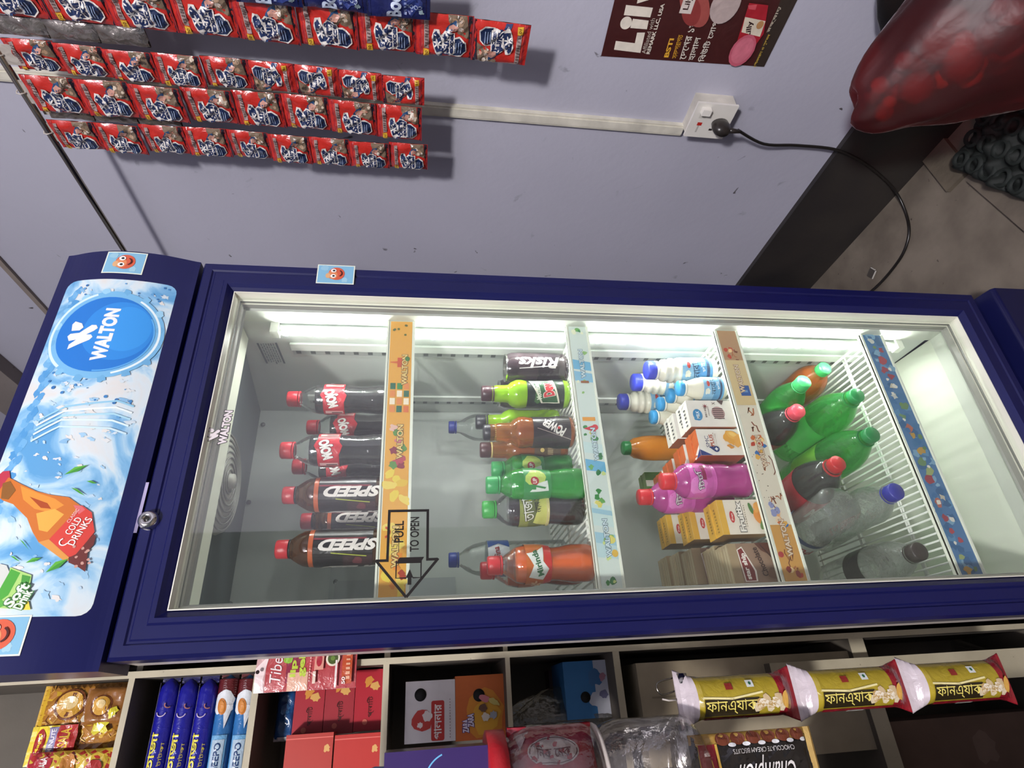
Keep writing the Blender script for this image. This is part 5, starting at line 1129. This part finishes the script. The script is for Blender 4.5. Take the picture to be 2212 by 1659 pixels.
def a_pal2(p, w, h):
    p.rect(-w*.5, 0, w*.5, h, 'd4d0d0'); p.n = 2; p.rect(-w*.48, h*.22, w*.16, h*.48, 'b4302c', .003); p.text('পালনার', -w*.18, h*.35, w*.56, h*.15, 'ece4e0', 0, .02); p.blob(-w*.16, h*.66, w*.20, 'b83a34', 4, .25); p.blob(-w*.08, h*.56, w*.10, 'dcd4d0', 7, .4); p.blob(-w*.22, h*.70, w*.06, 'dcd0cc', 8, .4)
    p.n = 4; p.bars(-w*.45, h*.10, w*.2, h*.115, 14, '8a7874', 4)
def a_zar2(p, w, h):
    p.rect(-w*.5, 0, w*.5, h, 'c4662e'); p.n = 2; p.blob(-w*.1, h*.40, w*.42, 'd0882c', 3, .2, k=.9); p.blob(-w*.16, h*.40, w*.3, 'd8a030', 5, .25); p.n = 4; p.text('ZARA', -w*.28, h*.80, w*.2, h*.12, 'e0d8e8', 0, .04, '5a4484', .09); p.text('ZARA', -w*.20, h*.70, w*.2, h*.12, 'e0d8e8', 0, .04, '5a4484', .09)
    p.blob(w*.12, h*.40, h*.14, 'c87880', 4, .4, k=.5, rot=70); p.blob(w*.06, h*.22, h*.15, 'c8b868', 5, .4, k=.5, rot=70); p.blob(-w*.02, h*.44, h*.1, '6a4a3a', 6, .4); p.blob(-w*.16, h*.40, h*.09, 'd8cfc0', 7, .4); p.blob(-w*.14, h*.24, h*.09, '9aa0a8', 8, .4)
ztop = tallbox('orange snack box with cartoon-style print, lowest in the fourth pigeonhole', 984, 1090, 1458, 1598, 'c4662e', a_zar2, .18, .52, z4)
tallbox('white snack box with red lettering standing on the orange box', 875, 984, 1470, 1604, 'd4d0d0', a_pal2, .27, .70, ztop+.0005)
# things seen dimly in the lower pigeonholes
z5 = div[4][0]
def a_bluebox(p, w, h): p.rect(-w*.5, 0, w*.5, h, '2f6ea4'); p.rect(-w*.5, 0, w*.5, h*.30, 'b8bcc8'); p.blob(w*.2, h*.28, w*.18, '3a6a9a', 3, .4); p.blob(-w*.2, h*.30, w*.16, 'b8bcc8', 4, .4); p.blob(w*.2, h*.12, w*.09, 'a87888', 5, .4); p.blob(-w*.1, h*.12, w*.1, '6a6a8a', 6, .4)
Zt = at(1, .30, 1225, 1480).z
t = pbox('tissue_box', 'blue and white box with a dark hole in the fifth pigeonhole', (1220, 1334, 1430, 1548), .30, .1, '2f6ea4', a_bluebox, floor=z5); 
b = MB(); b.lathe([(0, -.0016), (.0085, -.0014), (.0085, 0)], '0c0a0a', 20, (-.012, 0, .042), axis=1); b.build('punched_hole', 'matte', t)
b = MB(); R = random.Random(4)
t = thing('plastic_bag', 'crumpled clear plastic bag beside the blue and white box', 'bag', (at(1, .32, 1190, 1575).x, .33, z5))
f = lambda u, v: (.052*math.cos(u*2*PI)*(.5+.5*math.sin(PI*min(1, v*.9+.1)))*(1+.25*math.sin(u*22+v*9)), .03*math.sin(u*2*PI)*(1-.5*v)*(1+.2*math.sin(u*17)), v*.175)
b.grid(f, 26, 14, 'b8b0a0'); b.build('crumpled_film', 'bag_clear', t)
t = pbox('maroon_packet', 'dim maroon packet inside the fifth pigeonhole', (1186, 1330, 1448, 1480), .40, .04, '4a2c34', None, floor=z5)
cbz = div[5][0]
t = pbox('cardboard_box', 'plain grey-brown cardboard box below the pigeonholes', (1388, 1650, 1432, 1640), .262, .17, 'a89c84', lambda p, w, h: p.rect(w*.14, h*.05, w*.16, h*.95, '8f846e'), mat='matte', floor=cbz)
# low pigeonhole contents
for px, c, lb in (((1745, 1818, 1548, 1700), '5a4640', 'dim brown pack in the low pigeonhole, upper one'), ((1884, 1874, 1, 1), '', ''), ):
    if c: pass
lowz = FZ+.10
plank('shelf_board', SL, PXL, CY+.0005, .47, lowz-.013, lowz)
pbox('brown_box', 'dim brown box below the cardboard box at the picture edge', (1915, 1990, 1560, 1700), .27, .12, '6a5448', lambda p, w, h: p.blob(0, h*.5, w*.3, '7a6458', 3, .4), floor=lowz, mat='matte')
# purple box, jars, gold packs near the picture's lower edge
JY = .035
jx = at(1, JY, 1200, 1561).x; JR = .074; jc = jx-JR*.995
jz1, jz0 = at(1, JY, 1047, 1600).z, at(1, JY, 1275, 1600).z; kz0 = at(1, JY, 1487, 1600).z
cz0_ = at(1, 0, 1752, 1610).z
sup = thing('counter_stand', 'dark wooden counter stand at the picture edge holding the jars', 'stand', (-.55, JY, FZ))
b = MB(); b.box(-.25, .25, -.11, .11, kz0-FZ-.016, kz0-FZ, '3a332c'); b.build('top_board', 'wood_dark', sup)
b = MB(); b.box(-.25, -.235, -.11, .11, 0, kz0-FZ-.016, '3a332c'); b.build('side_panel', 'wood_dark', sup)
b = MB(); b.box(-.235, .34, -.10, .05, 0, cz0_-FZ-.003, '241f1c'); b.build('lower_ledge', 'wood_dark', sup)
def jar(label, z0, z1, lidcol, ridged):
    t = thing('plastic_jar', label, 'jar', (jc, JY, z0), 'clear plastic jars at the lower edge'); h = z1-z0; lh = .022 if lidcol else .004
    b = MB(); b.lathe([(0, .001), (JR*.9, 0), (JR*.98, .006), (JR, .016), (JR, h-lh-.03), (JR*.94, h-lh-.012), (JR*.84, h-lh-.002), (JR*.84, h-lh)], 'ffffff', 48, wob=(lambda a, z: 1+.012*math.sin(z*260)) if ridged else None); b.build('jar_body', 'jar_clear', t)
    b = MB(); b.lathe([(JR*.84, h-lh-.002), (JR*.96, h-lh), (JR*.96, h-.001), (JR*.86, h), (0, h)], lidcol or 'b8b0a8', 44, wob=lambda a, z: 1+.006*math.sin(a*60)); b.build('jar_lid', 'cap', t); return t
jar('clear ridged plastic jar at the lower edge of the picture under another jar', kz0, jz0-.0005, None, True)
jar('clear jar with bright red lid holding glossy red snack packets', jz0, jz1, 'b01c24', False)
def a_nik(p, w, h):
    p.n = 1; p.ell(0, h*.12, w*.30, h*.19, 'c8c4c0'); p.ring(0, h*.12, w*.27, .0012, '4a1c24', k=h*.19/(w*.30)*.96); p.text('িনক েনক', 0, h*.12, w*.40, h*.17, '5a1c28', 0, .0); p.poly([(-w*.42, h*.36), (-w*.26, h*.40), (-w*.38, h*.16)], 'c8b8b8'); p.bars(-w*.25, -h*.20, w*.2, -h*.16, 12, 'd8b8b8', 4)
for i, lb in enumerate(('glossy dark red snack packet with a white oval print inside the jar', 'second red snack packet lower in the jar with its seal showing')):
    t = thing('snack_packet', lb, 'snack packet', (jc+JR*.42, JY-.020-.020*(1-i), (jz0+jz1)/2-.012), 'red snack packets inside the jar', rot=(0, 0, .45)); w, h = .105, .085
    f = pillow(h, w, .012, 5+i, .001)
    b = MB()
    # the packet stands on end: its text runs downwards
    fm = lambda s, tt, hh: (tt, -f(tt, s)-hh, -s)
    b.grid(lambda u, v: fm((u-.5)*w, (v-.5)*h, 0), 14, 12, 'a0182a'); b.grid(lambda u, v: ((v-.5)*h, .003, -(u-.5)*w), 2, 2, '7a1420')
    if i == 0: a_nik(Pr(b, fm, .008, dh=.0004), w, h)
    t.location.y = JY-.026 if i == 0 else JY-.004
    if i: t.rotation_euler = (0, 0, -.3)
    b.build('wrapper', 'film', t)
pz = jz1
pxx = at(1, 0.0, 940, 1618).x; phh = at(1, 0, 830, 1640).z-pz
t = thing('purple_box', 'dark purple chocolate box standing on the red jar lid', 'box', (pxx-.09, .0, pz)); b = MB(); b.box(-.09, .09, 0, .07, 0, phh, '37265c', sides={'r': C('4a443c')})
p = Pr(b, plane((0, 0, 0), (1, 0, 0), (0, 0, 1), (0, -1, 0)), dh=.0003); p.ring(.055, phh*.36, .030, .0016, '6ab0d8', 20, 120); p.ring(.055, phh*.36, .030, .0014, 'a89878', 120, 200); b.build('box_body', 'plastic', t, bevel=.002)
t = thing('blue_packet', 'bluish wrapped packet lying on the purple box at the picture edge', 'packet', (pxx-.085, .035, pz+phh)); b = MB()
hh_ = at(1, .0, 600, 1650).z-pz-phh; b.grid(lambda u, v: (.070*math.cos(u*2*PI)*(1-.1*v), .028*math.sin(u*2*PI), v*hh_), 28, 10, '1f4f88'); p = Pr(b, lambda s, tt, h: (s, -.0284-h, tt), dh=.0004); b.v = [(x*(1+.02*math.sin(z*160)), y, z) for x, y, z in b.v]; b.add([(.07*math.cos(a*PI/8), .028*math.sin(a*PI/8), hh_) for a in range(16)], [tuple(range(16))], '9a9498'); b.build('wrapper', 'film', t)
# twisted-end biscuit packs hanging in a strip
BY = .045; top = at(1, BY, 1462, 1512); bot = at(1, BY, 2175, 1465)
t = thing('biscuit_pack_strip', 'strip of three gold and red biscuit packs hanging by the shelving', 'biscuit pack strip', top); ax = (bot-top); LL = ax.length
q = Vector((0, 0, -1)).rotation_difference(ax); t.rotation_mode = 'QUATERNION'; t.rotation_quaternion = q
seg_ = LL/3; BR = .0235
def sec(u):
    """half widths of the pack at u = 0..1 down its length"""
    if u < .14: k = u/.14; return (.036-.010*k, .0015+.020*k**2)
    if u > .86: k = (1-u)/.14; return (.034-.008*k, .0015+.020*k**2)
    return (.0255, .0225)
for i in range(3):
    b = MB()
    def fm(s, tt, h, i=i):
        a, c = sec(max(0, min(1, tt/seg_))); ang_ = s/BR; wv = 1+.02*math.sin(s*400+tt*130) if (tt/seg_ < .16 or tt/seg_ > .84) else 1
        return ((a+h)*math.sin(ang_)*wv, -(c+h)*math.cos(ang_), -tt)
    for j in range(30):
        u0, u1 = j/30, (j+1)/30; c = 'c8bcc0' if u0 < .13 else ('8f1c28' if u0 > .77 else 'a8942c')
        b.grid(lambda u, v: fm((u-.5)*2*PI*BR, (u0+(u1-u0)*v)*seg_, 0), 30, 1, c)
    p = Pr(b, fm, .007, dh=.0004); w_ = BR
    p.poly([(w_*.0, seg_*.80), (w_*1.3, seg_*.80), (w_*1.4, seg_*.88), (-w_*.2, seg_*.95), (-w_*1.2, seg_*.86)], '8f1c28'); p.rect(-w_*1.6, seg_*.18, -w_*1.1, seg_*.84, '8f1c28').rect(-w_*.95, seg_*.17, -w_*.10, seg_*.62, '2c2414').rect(-w_*1.5, seg_*.4, -w_*1.25, seg_*.55, 'd8d0c8')
    p.n = 3; p.line([(-w_*.0, seg_*.16), (-w_*.10, seg_*.4), (w_*.12, seg_*.66)], .0022, 'e8dca0'); p.rect(w_*.30, seg_*.36, w_*.62, seg_*.42, '8a2a24'); p.rect(w_*.36, seg_*.54, w_*.72, seg_*.60, 'dce0dc').ell(w_*.54, seg_*.57, .002, .002, '2a6a4a', n=10)
    for k in range(9): p.n = 4; p.blob(w_*(-.55+.1*(k % 4)), seg_*(.60+.026*k), w_*.34, ['d8c8a8', 'b89860', 'e6dcc8', 'c8b088'][k % 4], k, .5, 9)
    p.n = 6; p.ell(-w_*.28, seg_*.865, w_*.42, w_*.42, 'c89a48')
    p.text('ফানএ্যাক', -w_*.5, seg_*.385, seg_*.42, w_*.62, 'e8d870', 90, .0) if 0 else None
    # lettering runs down the pack
    V0 = Pr(b, lambda s, tt, h: fm(tt, s, h), .007, dh=.0004); V0.n = 6; V0.text('ফানএ্যাক', seg_*.385, -w_*.48, seg_*.42, w_*.66, 'e8d870', 0, .0)
    o = b.build('biscuit_pack', 'film', t, loc=(0, 0, -seg_*i))
b = MB(); b.tube([(0, 0, 0), (0, -.002, .012), (.002, 0, .02)], .0012, 'b8b0a8', 6); b.build('hanging_thread', 'plastic', t)
t = thing('binder_clip', 'small steel clip with wire handles holding the biscuit strip', 'clip', at(1, BY+.004, 1472, 1476)); b = MB()
b.cyl((-.012, 0, 0), (.012, 0, 0), .0085, 'a8a49c', 18); b.build('clip_body', 'chrome', t)
for s in (-1, 1): b = MB(); b.tube(smooth([(-.006*s, 0, .002), (-.012, .0, .03*s), (.002, 0, .034*s), (.008, 0, .005*s)]), .0011, '8a867e', 6); b.build('wire_handle', 'chrome', t)
# dark biscuit pack, upside down
def a_champ(p, w, h):
    p.rect(-w*.5, -h*.5, w*.5, h*.5, '1a1716'); p.n = 2; p.rect(w*.40, -h*.5, w*.5, h*.5, 'a8843c'); p.rect(-w*.5, h*.32, w*.40, h*.44, 'a82434').rect(-w*.5, h*.44, w*.4, h*.46, 'c8a048').rect(-w*.5, h*.30, w*.4, h*.32, 'c8a048'); p.rect(-w*.5, -h*.5, w*.5, -h*.455, 'c0a060')
    for k in range(6): p.n = 4; p.ell(w*.44, h*(-.38+.125*k), w*.06, h*.06, '6a3420'); p.ell(w*.385, h*(-.42+.12*k), w*.02, h*.03, 'd8d8d8')
    p.n = 5; p.text('Champion', w*.12, -h*.06, h*.46, w*.30, 'e8e4e0', 90, .0, None, .07, .35); p.text('CHOCOLATE CREAM BISCUITS', w*.32, -h*.06, h*.50, w*.045, 'c8c4c0', 90, .0)
cxr = at(1, .0, 1620, 1578).x
cz1, cz0_ = at(1, 0, 1487, 1610).z, at(1, 0, 1752, 1610).z
t = thing('biscuit_packet', 'black and gold chocolate biscuit packet with white script lettering, upside down', 'biscuit packet', (cxr-.055, -.095, cz0_)); w, h = .110, min(cz1-cz0_, .2)
f = pillow(w, h, .016, 9, .0012); b = MB(); fm = lambda s, tt, hh: (s, -f(s, tt)*.6-hh, tt+h/2)
b.grid(lambda u, v: fm((u-.5)*w, (v-.5)*h, 0), 14, 14, '1a1716'); b.grid(lambda u, v: ((u-.5)*w, f((u-.5)*w, (v-.5)*h)*.6, v*h), 10, 10, '1a1716'); a_champ(Pr(b, fm, .010, dh=.0005), w, h); b.build('wrapper', 'film', t)
t.location = (cxr-.055, .0, cz0_)
b = MB(); b.box(-w/2, w/2, -.001, .001, -.003, .005, 'c0a060'); b.build('crimped_seal', 'foil', t)

# ================================================================ ON THE FLOOR
t = thing('red_sack', 'large translucent red plastic sack slumped on the floor by the wall', 'sack', (.93, -.52, FZ)); so = Vector((.93, -.52, FZ))
tip = Vector((.845, -.205, .315))
cs = [(tip, .006, .006), (Vector((.842, -.212, .305)), .052, .045), (Vector((.855, -.25, .265)), .088, .075), (Vector((.87, -.305, .205)), .128, .110), (Vector((.885, -.37, .135)), .170, .145), (Vector((.89, -.45, .07)), .205, .165), (Vector((.88, -.56, .03)), .225, .175), (Vector((.87, -.70, .0)), .22, .17), (Vector((.85, -.84, -.02)), .17, .14), (Vector((.85, -.92, -.05)), .02, .02)]
def sackmesh(mb, sc, col, wr):
    V = []; n = 40; P = [c for c, _, _ in cs]; fine = smooth(P, 5); m_ = len(fine)
    for i, pnt in enumerate(fine):
        k = min(i/5, len(cs)-1.0001); a = int(k); fr_ = k-a; r1 = cs[a][1]*(1-fr_)+cs[a+1][1]*fr_; r2 = cs[a][2]*(1-fr_)+cs[a+1][2]*fr_
        dd = (fine[min(i+1, m_-1)]-fine[max(i-1, 0)]).normalized(); u = dd.cross(Vector((1, 0, 0))).normalized(); v = dd.cross(u).normalized()
        for j in range(n):
            th = 2*PI*j/n; wv = 1+wr*(math.sin(th*5+i*.5)+.7*math.sin(th*9+i*.3+1)+.5*math.sin(th*3-i*.9))
            q_ = pnt+(u*r1*math.cos(th)+v*r2*math.sin(th))*wv*sc; q_.x = min(q_.x, 1.02); q_.z = max(q_.z, FZ+.001); V.append(q_-so)
    F_ = [(i*n+j, i*n+(j+1) % n, (i+1)*n+(j+1) % n, (i+1)*n+j) for i in range(m_-1) for j in range(n)]
    F_ += [tuple(range(n)), tuple((m_-1)*n+j for j in range(n))]; mb.add(V, F_, col, 0, True)
b = MB(); sackmesh(b, 1, 'ffffff', .034); b.build('plastic_skin', 'sack_red', t)
b = MB(); R = random.Random(8)
for i in range(120):
    k = R.randrange(2, len(cs)-2); c, r1, r2 = cs[k]; a = R.uniform(0, 6.28); rr = R.uniform(.1, .54); pnt = c+Vector((R.uniform(-.5, .2)*r2, math.cos(a)*r1*rr, math.sin(a)*r1*rr*.8))
    r = R.uniform(.016, .030)*(.6 if k < 3 else 1.1); pnt.z = max(pnt.z, FZ+r); b.lathe([(0, -r), (r*.7, -r*.7), (r, 0), (r*.7, r*.7), (0, r)], R.choice(['a8342a', '7c2420', 'd8843a', '8a2a24', 'd89a4a', '5a1818', '4a1616']), 10, pnt-so)
b.build('contents', 'matte', t, kind='stuff')
t = thing('black_sack', 'black plastic sack wedged between the red sack and the wall', 'sack', (1.058, -.42, FZ)); b = MB()
def bs(u, v):
    th = u*2*PI; z = v*.46; k = math.sin(PI*min(1, .25+v*.75))**.5
    return (max(-.030, min(.024, .075*math.cos(th)*k*(1+.1*math.sin(th*5+v*6)))), .27*math.sin(th)*k*(1+.05*math.sin(th*7+v*9))-(.0), z*(1+.05*math.sin(th*4)))
b.grid(bs, 36, 14, '1c1a1a'); b.build('sack_skin', 'soft_film', t)
def slab(label, pts, th, col, name='floor_tile'):
    P = [at(2, FZ+th, *q) for q in pts]; c = sum(P, Vector())/len(P); o = Vector((c.x, c.y, FZ)); n = len(P)
    b = MB(); V = [Vector((q.x, q.y, FZ))-o for q in P]+[Vector((q.x, q.y, FZ+th))-o for q in P]
    b.add(V, [(i, (i+1) % n, n+(i+1) % n, n+i) for i in range(n)]+[tuple(range(n, 2*n)), tuple(range(n-1, -1, -1))], col)
    return b.build(name, 'dirty', None, label, 'tile', 'loose tiles on the floor', loc=o)
slab('small loose tile lying near the black skirting, nearest the corner of the sack', [(1978, 330), (2044, 414), (2092, 366), (2030, 288)], .012, '6c6254')
slab('bigger loose tile at the picture edge beyond the small one', [(2088, 392), (2240, 524), (2290, 430), (2150, 322)], .012, '70665a')
t = thing('plastic_tray', 'dark green crumpled plastic tray lying beside the loose tiles', 'tray', at(2, FZ+.012, 2205, 300)); b = MB(); R = random.Random(3)
def tr(u, v):
    x, y = (u-.5)*.22, (v-.5)*.20; z = .028+.012*math.cos(x*110)*math.cos(y*110)+.008*math.sin(x*40+y*25)
    if u in (0, 1) or v in (0, 1): z = .004
    return (x, y, z)
b.grid(tr, 44, 38, '0e1411'); b.build('tray_sheet', 'matte', t)
for i in range(5):
    for j in range(4):
        b = MB(); b.lathe([(.012, .032), (.017, .040), (.021, .032)], '131a17', 16, ((i-2)*.042, (j-1.5)*.047, 0)); b.build('cup_rim', 'matte', t)
t.rotation_euler = (0, 0, .4)
